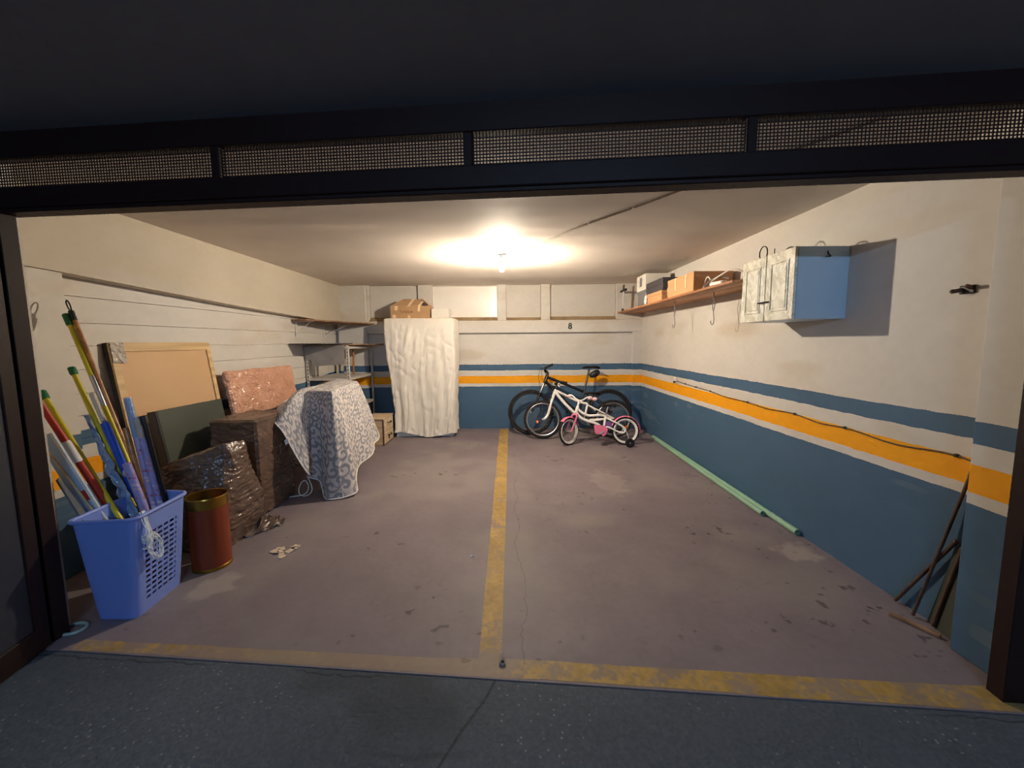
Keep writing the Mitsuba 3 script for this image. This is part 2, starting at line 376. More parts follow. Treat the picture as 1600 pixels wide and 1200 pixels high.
obj('painted_line', flat_strip(np.stack([np.c_[xs, ylo], np.c_[xs, yhi]]), 0.0008), 'm_line', 'floor', smooth=False)
labels['floor__painted_line_001'] = {'label': 'worn yellow strip along the door threshold'}

# ceiling, gently uneven where the lamp grazes it
gx, gy = np.meshgrid(np.linspace(-3.2, 2.6, 150), np.linspace(1.4, 7.3, 160), indexing='ij')
q = np.stack([gx * 0.9, gy * 1.5, gx * 0 + 4], -1)
w_in = np.clip((gy - 1.9) / 0.4, 0, 1) * np.clip((XR - gx) / 0.2, 0, 1) * np.clip((gx + 2.85) / 0.2, 0, 1)
gz = ZC + w_in * (0.012 * (meshkit.fbm(q, 3, 3) - 0.5) + 0.010 * (meshkit.fbm(q * [0.6, 2.2, 1], 2, 8) - 0.5))
top = grid(np.dstack([gx, gy, gz]))
struct('ceiling', cat([top, trimesh.creation.box(bounds=[[-3.2, 1.4, ZC + 0.03], [2.6, 7.3, ZC + 0.13]])]), 'm_ceiling', smooth=True)
struct('ceiling_aisle', prism([(-7, -5.2), (7, -5.2), (7, 1.70 - 0.0919 * 7 + .02), (-7, 1.70 + 0.0919 * 7 + .02)], 'z', ZC - 0.002, ZC + 0.10), 'm_concrete')

# right wall with its pier by the door
struct('wall_right', box(XR, XR + 0.18, 1.45, 7.2, 0, ZC + 0.02), 'm_wall')
obj('pier', box(2.120, XR + 0.02, 1.50, 1.815, 0, ZC + 0.01, 0.006), 'm_wall', 'wall_right', smooth=False)

# back wall: lower part, thicker upper band with four recesses, columns
struct('wall_back', box(-3.1, 2.3, YB, YB + 0.25, 0, ZC + 0.02), 'm_wall')
REC = [(-2.37, -1.55), (-1.32, -0.222), (-0.072, 0.510), (0.668, 1.775)]
obj('band', box(-2.9, 2.30, YU, YB + 0.01, 1.655, 1.868, 0.008), 'm_wall', 'wall_back', smooth=False)
edges = [-2.9] + [e for r in REC for e in r] + [2.30]
for a, b in zip(edges[0::2], edges[1::2]):
    obj('pilaster', box(a, b, YU, YB + 0.01, 1.866, ZC + 0.01, 0.006), 'm_wall', 'wall_back', smooth=False)
obj('column', box(2.066, XR + 0.02, YU, YB + 0.01, 0, 1.66, 0.006), 'm_wall', 'wall_back', smooth=False)
obj('column', box(-2.9, -2.42, YU - 0.02, YB + 0.01, 0, ZC + 0.01, 0.008), 'm_wall', 'wall_back', smooth=False)
for k, (a, b) in enumerate(REC):
    zb = [1.93, 1.925, 1.915, 1.925][k]
    obj('sill', prism([(YU - 0.002, 1.866), (YU - 0.002, 1.874), (YB - 0.018, zb), (YB - 0.018, 1.866)], 'x', a, b), 'm_sill', 'wall_back', smooth=False)
    obj('infill_panel', box(a + 0.004, b - 0.004, YB - 0.022, YB, zb - 0.004, 2.435, 0.004), 'm_board_white' if k == 1 else 'm_plaster', 'wall_back', smooth=False)
labels['wall_back__infill_panel_001'] = {'label': 'glossy white board in the second recess'}

# left wall: a smooth beam above, board-marked courses below, a pier by the door
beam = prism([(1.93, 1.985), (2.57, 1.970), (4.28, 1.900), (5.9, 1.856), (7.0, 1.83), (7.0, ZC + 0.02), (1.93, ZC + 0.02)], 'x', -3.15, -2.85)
struct('wall_left', box(-3.15, -2.985, 1.9, 7.2, 0, 2.2), 'm_wall')
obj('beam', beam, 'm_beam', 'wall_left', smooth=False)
zs = [0.0, 0.17, 0.35, 0.52, 0.69, 0.86, 1.02, 1.17, 1.335, 1.495, 1.657, 1.835, 2.0]
rl = np.random.default_rng(9)
for k in range(len(zs) - 1):
    # one course: its long edges waver a little, its face steps in or out by millimetres
    yy = np.linspace(1.92, 7.0, 15)
    lo, hi = zs[k] + 0.003 + rl.normal(0, .0022, 15), zs[k + 1] - 0.003 + rl.normal(0, .0022, 15)
    if k == 0: lo[:] = 0.0
    fx = XL + rl.normal(0, 0.003)
    fo = np.c_[np.full(15, fx), yy, lo], np.c_[np.full(15, fx), yy, hi]
    bk = np.c_[np.full(15, -2.99), yy, hi + 0.002], np.c_[np.full(15, -2.99), yy, lo - (0.002 if k else 0)]
    obj('course', grid(np.stack([bk[1], fo[0], fo[1], bk[0]])), 'm_wall', 'wall_left', smooth=False)
obj('pier', box(-3.0, -2.872, 1.88, 2.655, 0, 1.975, 0.006), 'm_wall', 'wall_left', smooth=False)

# what closes the aisle in which the camera stands
struct('wall_front_left', box(-7, -2.40, 1.92, 2.05, 0, ZC + 0.02), 'm_plaster')
struct('wall_front_right', box(2.10, 7, 1.30, 1.505, 0, ZC + 0.02), 'm_plaster')
struct('wall_aisle', box(-7, 7, -5.3, -5.15, 0, ZC + 0.02), 'm_concrete')
struct('wall_aisle_left', box(-7.1, -7, -5.3, 2.1, 0, ZC + 0.02), 'm_concrete')
struct('wall_aisle_right', box(7, 7.1, -5.3, 2.1, 0, ZC + 0.02), 'm_concrete')

# garage door frame: dark brown steel with a wire-mesh transom, one leaf folded out on the left
UD, ND = np.array([1, SL, 0]) / math.hypot(1, SL), np.array([-SL, 1, 0]) / math.hypot(1, SL)
DM = np.eye(4); DM[:3, 0], DM[:3, 1], DM[:3, 3] = UD, ND, [0, 1.70, 0]
def u_of(x): return x * math.hypot(1, SL)
UL, UR = u_of(-2.338), u_of(2.020)
labels['door_1'] = {'kind': 'structure', 'label': 'dark brown steel garage door frame with a wire mesh transom'}
def dpart(name, *b, m='m_frame_brown', bevel=0.004):
    return obj(name, xf(box(*b, bevel), DM), m, 'door_1', smooth=False)
dpart('top_rail', UL - 0.13, UR + 0.12, 0, 0.06, 2.342, 2.46)
dpart('head_rail', UL - 0.13, UR + 0.12, 0, 0.06, 2.128, 2.214)
dpart('head_lip', UL - 0.02, UR + 0.02, 0.012, 0.09, 2.110, 2.130)
for x in (-1.264, -0.168, 0.926):
    dpart('mullion', u_of(x) - 0.019, u_of(x) + 0.019, 0.006, 0.054, 2.21, 2.345)
dpart('post', UL - 0.11, UL, 0.0, 0.07, 0.0, 2.135)
dpart('post', UR, UR + 0.12, 0.0, 0.07, 0.0, 2.135)
bays = [(UL - 0.10, u_of(-1.264) - 0.019), (u_of(-1.264) + 0.019, u_of(-0.168) - 0.019), (u_of(-0.168) + 0.019, u_of(0.926) - 0.019), (u_of(0.926) + 0.019, UR + 0.11)]
for a, b in bays:
    bars = []
    nz, nu = 10, int(round((b - a) / 0.0136))
    wr = 0.0020
    for i in range(1, nz):
        z = 2.214 + (2.342 - 2.214) * i / nz
        bars.append(trimesh.creation.box(bounds=[[a, 0.028, z - wr], [b, 0.0312, z + wr]]))
    for i in range(nu + 1):
        u = a + (b - a) * i / nu
        bars.append(trimesh.creation.box(bounds=[[u - wr, 0.0255, 2.21], [u + wr, 0.0287, 2.345]]))
    k = obj('wire_mesh', xf(cat(bars), DM), 'm_frame_brown', 'door_1', smooth=False)
    labels[k] = {'kind': 'stuff', 'label': 'square wire mesh in the transom'}
LM = move(-2.345, 1.885, 0) @ rot(-79)
def leafpart(name, *b, m='m_frame_brown'):
    return obj(name, xf(box(*b, 0.004), LM), m, 'door_1__leaf', smooth=False)
leafpart('panel', 0.06, 1.0, -0.015, 0.015, 0.12, 2.0, m='m_leaf')
leafpart('rail', 0.0, 1.06, -0.025, 0.025, 0.012, 0.13)
leafpart('rail', 0.0, 1.06, -0.025, 0.025, 2.0, 2.09)
leafpart('stile', 0.0, 0.07, -0.024, 0.024, 0.12, 2.01)
leafpart('stile', 0.99, 1.06, -0.024, 0.024, 0.12, 2.01)

# ------------------------------------------------------------------ lamps
BX, BY = -0.091, 4.48
t = thing('ceiling_bulb', 'bare glowing bulb in a white socket on the ceiling', 'light bulb')
obj('socket', lathe([(0, ZC + 0.004), (0.05, ZC + 0.004), (0.05, ZC - 0.008), (0.024, ZC - 0.016), (0.022, ZC - 0.05), (0, ZC - 0.05)], (BX, BY, 0)), 'm_white_plastic', t)
obj('cap', lathe([(0, ZC - 0.048), (0.030, ZC - 0.050), (0.032, ZC - 0.075), (0.030, ZC - 0.105), (0.022, ZC - 0.125), (0.015, ZC - 0.133), (0, ZC - 0.133)], (BX, BY, 0)), 'm_white_plastic', t)
bulb = lathe([(0, 2.256), (0.013, 2.2585), (0.022, 2.265), (0.0285, 2.2755), (0.030, 2.287), (0.0265, 2.300), (0.019, 2.312), (0.0145, 2.322), (0, 2.322)], (BX, BY, 0))
bulb.fix_normals()
k = obj('bulb', bulb, 'm_white_plastic', t, smooth=40)
scene[k]['emitter'] = {'type': 'area', 'radiance': {'type': 'rgb', 'value': BULB_RADIANCE}}
labels[k] = {'label': 'lit glass bulb'}

t = thing('fluorescent_lamp', 'white fluorescent tube lamp on the aisle ceiling', 'lamp')
obj('housing', box(-0.5, 0.9, -2.68, -2.52, 2.405, ZC + 0.005, 0.01), 'm_white_plastic', t)
tb = tube([(-0.46, -2.6, 2.375), (0.86, -2.6, 2.375)], 0.019, 14)
tb.fix_normals()
k = obj('tube', tb, 'm_white_plastic', t, smooth=40)
scene[k]['emitter'] = {'type': 'area', 'radiance': {'type': 'rgb', 'value': [x * 14 for x in TUBE_RADIANCE]}}
for x in (-0.47, 0.85):
    obj('tube_holder', box(x, x + 0.02, -2.625, -2.575, 2.35, 2.41, 0.004), 'm_white_plastic', t)

# ------------------------------------------------------------------ wardrobe under a sheet, boxes on top
t = thing('covered_wardrobe', 'tall white wardrobe draped with a cream sheet by the back wall', 'wardrobe')
obj('carcass', box(-1.845, -0.935, 6.36, 6.835, 0.0, 1.855, 0.006), 'm_white_plastic', t, smooth=False)
def sheet_mesh():
    ns, nt = 240, 150
    P = np.zeros((nt, ns, 3))
    top = 1.872
    for j in range(nt):
        v = j / (nt - 1)
        zt = top - 0.0 * v
        xl = np.interp(v, [0, .1, .3, .55, .8, 1], [-1.985, -1.985, -1.955, -1.90, -1.865, -1.862])
        xr = np.interp(v, [0, .06, .3, .6, 1], [-0.882, -0.872, -0.872, -0.885, -0.90])
        yf = np.interp(v, [0, .1, .4, 1], [6.335, 6.325, 6.305, 6.285])
        for i in range(ns):
            s = i / (ns - 1)
            if s < 0.17: x, y = xl, 6.83 + (yf - 6.83) * s / 0.17
            elif s > 0.83: x, y = xr, yf + (6.83 - yf) * (s - 0.83) / 0.17
            else: x, y = xl + (xr - xl) * (s - 0.17) / 0.66, yf
            P[j, i] = x, y, 0
    P[:, :, 0] = np.apply_along_axis(lambda a: np.convolve(np.pad(a, 5, 'edge'), np.ones(11) / 11, 'valid'), 1, P[:, :, 0])
    P[:, :, 1] = np.apply_along_axis(lambda a: np.convolve(np.pad(a, 5, 'edge'), np.ones(11) / 11, 'valid'), 1, P[:, :, 1])
    S, V = np.meshgrid(np.linspace(0, 1, ns), np.linspace(0, 1, nt))
    hem = 0.045 + 0.02 * np.sin(S[0] * 9) + 0.03 * (meshkit.noise(np.c_[S[0] * 14, S[0] * 0, S[0] * 0], 3) - 0.5)
    hem = np.maximum(hem, 0.004); hem[(S[0] > .16) & (S[0] < .38)] += 0.03
    hem = np.convolve(np.pad(hem, 6, 'edge'), np.ones(13) / 13, 'valid')
    P[:, :, 2] = top + (hem[None] - top) * V
    nx = np.gradient(P[:, :, 1], axis=1); ny = -np.gradient(P[:, :, 0], axis=1)
    L = np.hypot(nx, ny) + 1e-9; nx, ny = nx / L, ny / L
    fall = np.clip(V * 6, 0, 1)
    warp = 0.05 * (meshkit.noise(np.stack([S * 4, V * 5, S * 0], -1), 5) - 0.5)
    r1 = meshkit.noise(np.stack([(S + warp) * 20, V * 1.4, S * 0], -1), 1)
    r2 = meshkit.noise(np.stack([(S + 0.12 * V + warp) * 52, V * 3.0, S * 0 + 2], -1), 2)
    r3 = np.abs(meshkit.noise(np.stack([S * 16 + 5 * V, V * 14 - 6 * S, S * 0 + 7], -1), 6) - 0.5)
    diag = meshkit.noise(np.stack([(S * 30 + 9 * V), V * 2 + S, S * 0 + 11], -1), 12) * np.exp(-((S - .36) / .14) ** 2 - ((V - .22) / .16) ** 2)
    d = (0.040 * (r1 - 0.5) * (0.35 + V) + 0.016 * (r2 - 0.5) * (0.3 + V) + 0.028 * r3 + 0.045 * diag + 0.02 * np.clip(V - .93, 0, 1) * 14 * meshkit.noise(np.stack([S * 40, V * 30, S * 0], -1), 4)) * fall
    sgn = 1.0
    P[:, :, 0] += sgn * nx * d; P[:, :, 1] += sgn * ny * d
    rows = []
    for a, dz in ((0.0, 0.012), (0.3, 0.012), (0.6, 0.012), (0.9, 0.010), (0.98, 0.006)):
        R = P[0].copy(); c = np.array([-1.43, 6.6]); R[:, :2] = c + (R[:, :2] - c) * max(a, 0.02); R[:, 2] = 1.872 + dz + 0.004 * np.sin(np.arange(ns) * .3) * a
        rows.append(R)
    return grid(np.concatenate([np.array(rows), P], 0))
k = obj('sheet', sheet_mesh(), 'm_sheet', t, smooth=True)
labels[k] = {'label': 'wrinkled cream sheet hanging to the floor'}

t = thing('cardboard_box', 'open brown cardboard box with tape strips on the covered wardrobe', 'box')
bx0, bx1, by0, by1, bz0, bz1 = -1.905, -1.285, 6.48, 6.83, 1.886, 2.085
th = 0.006
body = cat([box(bx0, bx1, by0, by0 + th, bz0, bz1), box(bx0, bx1, by1 - th, by1, bz0, bz1), box(bx0, bx0 + th, by0, by1, bz0, bz1), box(bx1 - th, bx1, by0, by1, bz0, bz1), box(bx0, bx1, by0, by1, bz0, bz0 + th)])
obj('body', body, 'm_card', t, smooth=False)
def flap(a, b, c, d): return slabquad(a, b, c, d, 0.005)
obj('flap', flap((bx0 + .01, by0, bz1), (bx1 - .12, by0, bz1), (bx1 - .13, by0 + .10, bz1 + .105), (bx0 + .20, by0 + .10, bz1 + .12)), 'm_card', t, smooth=False)
obj('flap', flap((bx1, by0 + .005, bz1), (bx1, by1, bz1), (bx1 - .13, by1 - .06, bz1 + .12), (bx1 - .13, by0 + .03, bz1 + .13)), 'm_card', t, smooth=False)
obj('flap', flap((bx0, by0 + .02, bz1), (bx0, by1, bz1), (bx0 + .16, by1 - .04, bz1 + .07), (bx0 + .20, by0 + .05, bz1 + .10)), 'm_card', t, smooth=False)
for pts in ([(-1.84, bz1 - .07), (-1.79, bz1 - .07), (-1.785, bz1 + .0), (-1.835, bz1)], [(-1.87, bz0 + .005), (-1.815, bz0 + .005), (-1.82, bz0 + .06), (-1.875, bz0 + .06)], [(-1.63, bz0 + .003), (-1.59, bz0 + .003), (-1.595, bz0 + .05), (-1.635, bz0 + .05)]):
    obj('tape', prism(pts, 'y', by0 - 0.002, by0), 'm_tape', t, smooth=False)
for x, dx, zb in ((-1.64, .05, bz1 - .01), (-1.475, .07, bz1 - .09)):
    obj('tape', cat([slabquad((x, by0 - .002, zb), (x + .04, by0 - .002, zb), (x + .05, by0 - .002, bz1 + .004), (x + .01, by0 - .002, bz1 + .004), .0015),
                     slabquad((x + .01, by0 - .003, bz1 + .002), (x + .05, by0 - .003, bz1 + .002), (x + dx + .055, by0 + .096, bz1 + .112), (x + dx + .012, by0 + .096, bz1 + .112), .0015)]), 'm_tape', t, smooth=False)
def wall_text(txt, h, x, y, z):          # reads along +x, faces -y
    m = meshkit.text_mesh(txt, h, 0.002, True)
    v = m.vertices
    return trimesh.Trimesh(np.c_[v[:, 0] + x, y - v[:, 2], v[:, 1] + z], m.faces, process=False)
obj('print', wall_text('TUGENA', 0.038, -1.765, by0 - 0.0005, bz0 + 0.085), 'm_print', t, smooth=False)

k = obj('white_box', box(-1.262, -0.985, 6.50, 6.80, 1.886, 2.04, 0.006), 'm_offwhite', None, smooth=False)
tag(k, 'small plain white box on the covered wardrobe beside the cardboard box', 'box')

# ------------------------------------------------------------------ bedside drawers
t = thing('bedside_drawers', 'small beige two-drawer bedside unit on the floor beside the covered wardrobe', 'drawer unit')
obj('body', box(-2.16, -1.885, 5.80, 6.26, 0.0, 0.385, 0.004), 'm_drawer', t, smooth=False)
obj('top', box(-2.17, -1.862, 5.785, 6.275, 0.385, 0.405, 0.004), 'm_drawer', t, smooth=False)
obj('edge_strip', box(-1.886, -1.872, 5.795, 5.822, 0.0, 0.385), 'm_drawer_edge', t, smooth=False)
for z0, z1 in ((0.02, 0.19), (0.20, 0.378)):
    d = obj('drawer', box(-1.885, -1.864, 5.826, 6.255, z0, z1, 0.005), 'm_drawer', t, smooth=False)
    obj('handle', tube(spline([(-1.864, 5.97, z1 - .06), (-1.842, 5.985, z1 - .062), (-1.842, 6.09, z1 - .062), (-1.864, 6.105, z1 - .06)], 14), 0.007, 8), 'm_black', d)
obj('tag', box(-1.862, -1.860, 6.01, 6.05, 0.06, 0.13), 'm_black', t + '__drawer', smooth=False)

# ------------------------------------------------------------------ metal shelf unit, boards, wall shelf
t = thing('metal_shelf', 'grey slotted-angle metal shelf unit in the back left corner', 'shelf unit')
SX0, SX1, SY0, SY1 = -2.945, -2.33, 5.80, 6.82
def angle_post(x, y, sx, sy, h=1.475, w=0.036, t_=0.003):
    out = [box(min(x, x + sx * w), max(x, x + sx * w), min(y, y + sy * t_), max(y, y + sy * t_), 0, h), box(min(x, x + sx * t_), max(x, x + sx * t_), min(y, y + sy * w), max(y, y + sy * w), 0, h)]
    return cat(out)
def post_holes(x, y, sx):
    return cat([box(min(x + sx * .012, x + sx * .024), max(x + sx * .012, x + sx * .024), y - .0012, y - .0002, z, z + .022) for z in np.arange(0.06, 1.44, 0.05)])
for (x, y, sx, sy) in ((SX0, SY0, 1, 1), (SX1, SY0, -1, 1), (SX0, SY1, 1, -1), (SX1, SY1, -1, -1)):
    p_ = obj('post', angle_post(x, y, sx, sy), 'm_shelf_metal', t, smooth=False)
    if sy > 0:
        obj('slot_row', post_holes(x, y, sx), 'm_black', p_, smooth=False)
        labels[t + '__post' + p_[len(t + '__post'):] + '__slot_row'] = {'label': 'row of dark slots'}
for z in (0.16, 0.56, 1.0, 1.455):
    a = 0.003
    tray = cat([box(SX0 + a, SX1 - a, SY0 + a, SY1 - a, z - 0.002, z + 0.002), box(SX0 + a, SX1 - a, SY0 + a, SY0 + 2 * a, z - .032, z), box(SX0 + a, SX1 - a, SY1 - 2 * a, SY1 - a, z - .032, z),
                box(SX0 + a, SX0 + 2 * a, SY0 + a, SY1 - a, z - .032, z), box(SX1 - 2 * a, SX1 - a, SY0 + a, SY1 - a, z - .032, z)])
    obj('shelf', tray, 'm_shelf_metal', t, smooth=False)
obj('end_panel', prism([(-2.966, 1.478), (-2.935, 1.27), (-2.86, 1.272), (-2.845, 1.175), (-2.385, 1.205), (-2.375, 1.478)], 'y', SY0 - 0.02, SY0 - 0.014), 'm_zinc', t, smooth=False)
k = obj('grey_board', slabquad((-2.955, 5.40, 1.505), (-2.50, 5.36, 1.505), (-2.36, 6.05, 1.505), (-2.955, 6.05, 1.505), 0.013, (0, 0, 1)), 'm_dark_grey', None, smooth=False)
tag(k, 'thin dark grey board lying on the front end of the metal shelf', 'board')
k = obj('wooden_board', slabquad((-2.955, 5.85, 1.4915), (-2.31, 5.80, 1.4915), (-2.13, 6.80, 1.4915), (-2.955, 6.80, 1.4915), 0.0155, (0, 0, 1)), 'm_old_wood', None, smooth=False)
tag(k, 'brown wooden board lying flat on the metal shelf', 'board')
k = obj('wooden_stick', rod((-2.52, 6.45, 1.004), (-2.50, 6.42, 1.44), 0.014), 'm_broom_wood', None)
tag(k, 'short brown wooden stick standing on the middle shelf of the metal unit', 'stick')

t = thing('wall_shelf', 'dark wooden shelf board on brackets in the back left corner above the metal unit', 'shelf')
obj('board', prism([(-2.968, 5.52), (-2.74, 5.47), (-2.27, 6.80), (-2.45, 6.84), (-2.968, 6.84)], 'z', 1.812, 1.832), 'm_old_wood', t, smooth=False)
for y in (5.62, 6.45):
    obj('bracket', cat([box(-2.967, -2.955, y - .01, y + .01, 1.60, 1.811), box(-2.967, -2.72 + (.2 if y > 6 else 0), y - .01, y + .01, 1.802, 1.811), rod((-2.955, y, 1.63), (-2.76 + (.2 if y > 6 else 0), y, 1.803), 0.004, 6)]), 'm_offwhite', t, smooth=False)

# ------------------------------------------------------------------ cloth-draped table
t = thing('covered_table', 'narrow table under a grey damask tablecloth by the left wall', 'table')
obj('table_top', prism([(-1.98, 3.97), (-1.77, 3.92), (-1.89, 4.86), (-2.24, 5.24)], 'z', 1.0, 1.026), 'm_old_wood', t, smooth=False)
for x, y in ((-1.955, 4.0), (-1.80, 3.97), (-1.92, 4.80), (-2.19, 5.13)):
    obj('leg', box(x - .017, x + .017, y - .017, y + .017, 0, 1.0, .003), 'm_old_wood', t, smooth=False)
def cloth_mesh():
    from scipy.interpolate import PchipInterpolator
    topc = np.array([(-2.27, 5.30), (-2.16, 4.8), (-2.05, 4.15), (-2.0, 3.96), (-1.90, 3.935), (-1.83, 3.92), (-1.752, 3.902), (-1.752, 3.93), (-1.80, 4.25), (-1.84, 4.58), (-1.88, 4.90), (-2.05, 5.1), (-2.27, 5.30)])
    hem = np.array([(-2.62, 5.35, .92), (-2.36, 4.05, .86), (-2.125, 3.62, .745), (-1.955, 3.72, .29), (-1.90, 3.80, .16), (-1.82, 3.79, .012), (-1.64, 3.74, .010), (-1.575, 3.86, .03), (-1.60, 4.15, .15), (-1.62, 4.5, .26), (-1.64, 4.90, .30), (-2.0, 5.25, .62), (-2.62, 5.35, .92)])
    tt = np.array([0, 1, 2, 3, 3.6, 4.1, 4.6, 5.0, 5.9, 6.8, 7.7, 8.6, 9.6])
    n, m = 420, 90
    s = np.linspace(0, tt[-1], n)
    Tc, Hc = PchipInterpolator(tt, topc)(s), PchipInterpolator(tt, hem)(s)
    arc = np.r_[0, np.cumsum(np.linalg.norm(np.diff(Hc[:, :2], axis=0), axis=1))]
    P, UV = [], []
    ZT = 1.038
    cen = topc[:-1].mean(0)
    for a in np.linspace(0.02, 0.97, 14):
        xy = cen + (Tc - cen) * a
        z = ZT + 0.018 * (meshkit.fbm(np.c_[xy * 5, xy[:, :1] * 0], 3, 4) - 0.3) * (1 - a ** 6) + 0.012 * (1 - a)
        P.append(np.c_[xy, z]); UV.append(np.c_[xy * 1.9])
    out = Tc - cen; out /= np.linalg.norm(out, axis=1, keepdims=True)
    dH = np.gradient(Hc[:, :2], axis=0); nr = np.c_[dH[:, 1], -dH[:, 0]]; nr /= np.linalg.norm(nr, axis=1, keepdims=True) + 1e-9
    nr *= np.sign((nr * out).sum(1, keepdims=True) + 1e-9)
    for v in np.linspace(0, 1, m):
        hz = v ** 0.85
        xy = Tc + (Hc[:, :2] - Tc) * hz
        bow = 0.10 * np.sin(np.pi * v) * np.exp(-((s - 1.9) / .8) ** 2)
        z = ZT + (Hc[:, 2] - ZT) * (v ** 1.12) + bow
        fold = 0.030 * v * np.sin(arc * 22 + 2 * v) * np.exp(-((s - 4.6) / 1.6) ** 2) + 0.045 * v * np.sin(arc * 10 + 1.2) * np.clip((s - 4.8) / 1, 0, 1) * np.clip((8.5 - s), 0, 1) + 0.040 * v * np.sin(arc * 17) * np.exp(-((s - 3.5) / .7) ** 2)
        fold += 0.012 * v * (meshkit.noise(np.c_[s * 2.2, s * 0 + v * 2.2, s * 0], 7) - .5) * 2
        # the deep fold beside the hanging corner
        fold -= 0.045 * v * np.exp(-((s - 3.35) / .16) ** 2) - 0.04 * v * np.exp(-((s - 3.0) / .3) ** 2)
        xy = xy + nr * fold[:, None]
        P.append(np.c_[xy, np.maximum(z, 0.005)])
        UV.append(np.c_[Tc * 1.9 + (Hc[:, :2] - Tc) * 1.0 * v + out * (1.7 * v)[..., None] if False else Tc * 1.9 + out * 1.9 * v * 0.75])
    P, UV = np.array(P), np.array(UV)
    # keep the weave scale along the drop: use arc length round the hem and the drop as coordinates
    for r in range(14, 14 + m):
        v = (r - 14) / (m - 1)
        UV[r] = np.c_[np.r_[0, np.cumsum(np.linalg.norm(np.diff(P[14 + m // 2], axis=0), axis=1))] * 1.5, np.full(n, 0.0) + v * 1.5 * np.linalg.norm(P[14 + m - 1] - P[14], axis=1).mean() * 1.15]
    return grid(P), UV.reshape(-1, 2), P[-1]
cm, cuv, chem = cloth_mesh()
k = obj('tablecloth', cm, 'm_damask', t, smooth=True, uv=cuv)
labels[k] = {'label': 'grey damask cloth with a swirl pattern'}
obj('hem', tube(chem[::3] + [0, 0, 0.002], 0.006, 6), 'm_hem', t + '__tablecloth')
obj('care_label', slabquad((-2.085, 3.625, .62), (-2.075, 3.63, .575), (-2.04, 3.628, .60), (-2.05, 3.622, .645), .002), 'm_white_plastic', t + '__tablecloth', smooth=False)
k = obj('white_cable', tube(spline([(-2.05, 3.95, .20), (-1.99, 3.86, .14), (-1.97, 3.84, .06), (-2.03, 3.84, .012), (-2.10, 3.86, .02), (-2.11, 3.88, .09), (-2.06, 3.89, .15), (-2.02, 3.88, .09), (-2.04, 3.87, .03), (-2.12, 3.84, .01), (-2.18, 3.82, .008)], 70), 0.005, 7), 'm_white_plastic', None)
tag(k, 'loop of white cable hanging below the damask tablecloth', 'cable')

# ------------------------------------------------------------------ framed board, dark panel, wrapped packs on the left
def lean(y0, y1, xt, zt, xb, zb=0.0):
    return np.array([(xb, y0, zb), (xb, y1, zb), (xt, y1, zt), (xt, y0, zt)], float)
t = thing('framed_board', 'large tan board with a pale wooden frame leaning on the left wall', 'framed board')
P = lean(2.95, 3.93, -2.935, 1.52, -2.745)
n_ = np.array([1.52, 0, 0.19]); n_ /= np.linalg.norm(n_)
def fr(u, v): return P[0] + (P[1] - P[0]) * u + (P[3] - P[0]) * v
obj('board', slabquad(fr(.02, .01), fr(.98, .01), fr(.98, .985), fr(.02, .985), .012, n_), 'm_tan_board', t, smooth=False)
for (a, b, c, d) in (((0, .955), (1, .955), (1, 1), (0, 1)), ((0, 0), (.055, 0), (.055, .955), (0, .955)), ((.955, 0), (1, 0), (1, .955), (.955, .955)), ((.055, 0), (.955, 0), (.955, .045), (.055, .045))):
    pp = [fr(*q_) + n_ * 0.012 for q_ in (a, b, c, d)]
    obj('frame_strip', slabquad(*pp, 0.026, n_), 'm_pale_wood', t, smooth=False)
obj('back_edge', slabquad(fr(-.004, 0) - n_ * .005, fr(-.004, 1) - n_ * .005, fr(-.004, 1) - n_ * .035, fr(-.004, 0) - n_ * .035, .006, (0, -1, 0)), 'm_black', t, smooth=False)
def cling(o, du, dv, seed, n=26):
    r = np.random.default_rng(seed)
    Pq = np.array([[fr(o[0] + du * i / n, o[1] + dv * j / n) + n_ * (0.0145 + 0.010 * r.random()) for j in range(n + 1)] for i in range(n + 1)])
    return grid(Pq)
obj('film_corner', cling((0.0, 1.0), .11, -.10, 1, 9), 'm_clear_wrap', t, smooth=False)
labels[t + '__film_corner'] = {'label': 'shiny clear film at the corner'}

t = thing('green_board', 'dark green flat board leaning on the lower half of the tan framed board', 'board')
D = lean(3.08, 3.80, -2.755, 0.99, -2.595)
n2 = np.array([.99, 0, .16]); n2 /= np.linalg.norm(n2)
obj('face', slabquad(*D, 0.004, n2), 'm_dark_panel', t, smooth=False)
obj('core', slabquad(*[q_ - n2 * 0.005 for q_ in D], 0.055, n2), 'm_panel_side', t, smooth=False)
obj('edge_strip', slabquad(D[0] + n2 * .003, D[0] + n2 * .003 + [0, .022, 0], D[3] + n2 * .003 + [0, .022, 0], D[3] + n2 * .003, .006, n2), 'm_black', t, smooth=False)

def ridged(p, f, seed):
    return np.abs(meshkit.fbm(p * f, 2, seed) - 0.5) * 2
def wrapped(m, amp, freq, seed, edge=0.014, crease=1.0):
    """Film pulled over a solid: ridged creases of three sizes pushed along the normals."""
    m = trimesh.Trimesh(*trimesh.remesh.subdivide_to_size(m.vertices, m.faces, edge, max_iter=20)[:2])
    m.merge_vertices()
    v, n = m.vertices, m.vertex_normals
    q_ = v + 0.05 * (meshkit.noise(v * 4, seed + 9)[:, None] - 0.5)
    d = 1.3 * (meshkit.fbm(q_ * freq, 2, seed) - 0.5) - 0.9 * crease * (ridged(q_ * [1, 1, .6], freq * 1.6, seed + 3) - .25) - 0.5 * crease * (ridged(q_ * [1, 1, 1.6], freq * 4, seed + 5) - .25)
    v = v + n * (d * amp)[:, None]
    v[:, 2] = np.maximum(v[:, 2], 0.002)
    return trimesh.Trimesh(v, m.faces, process=False)
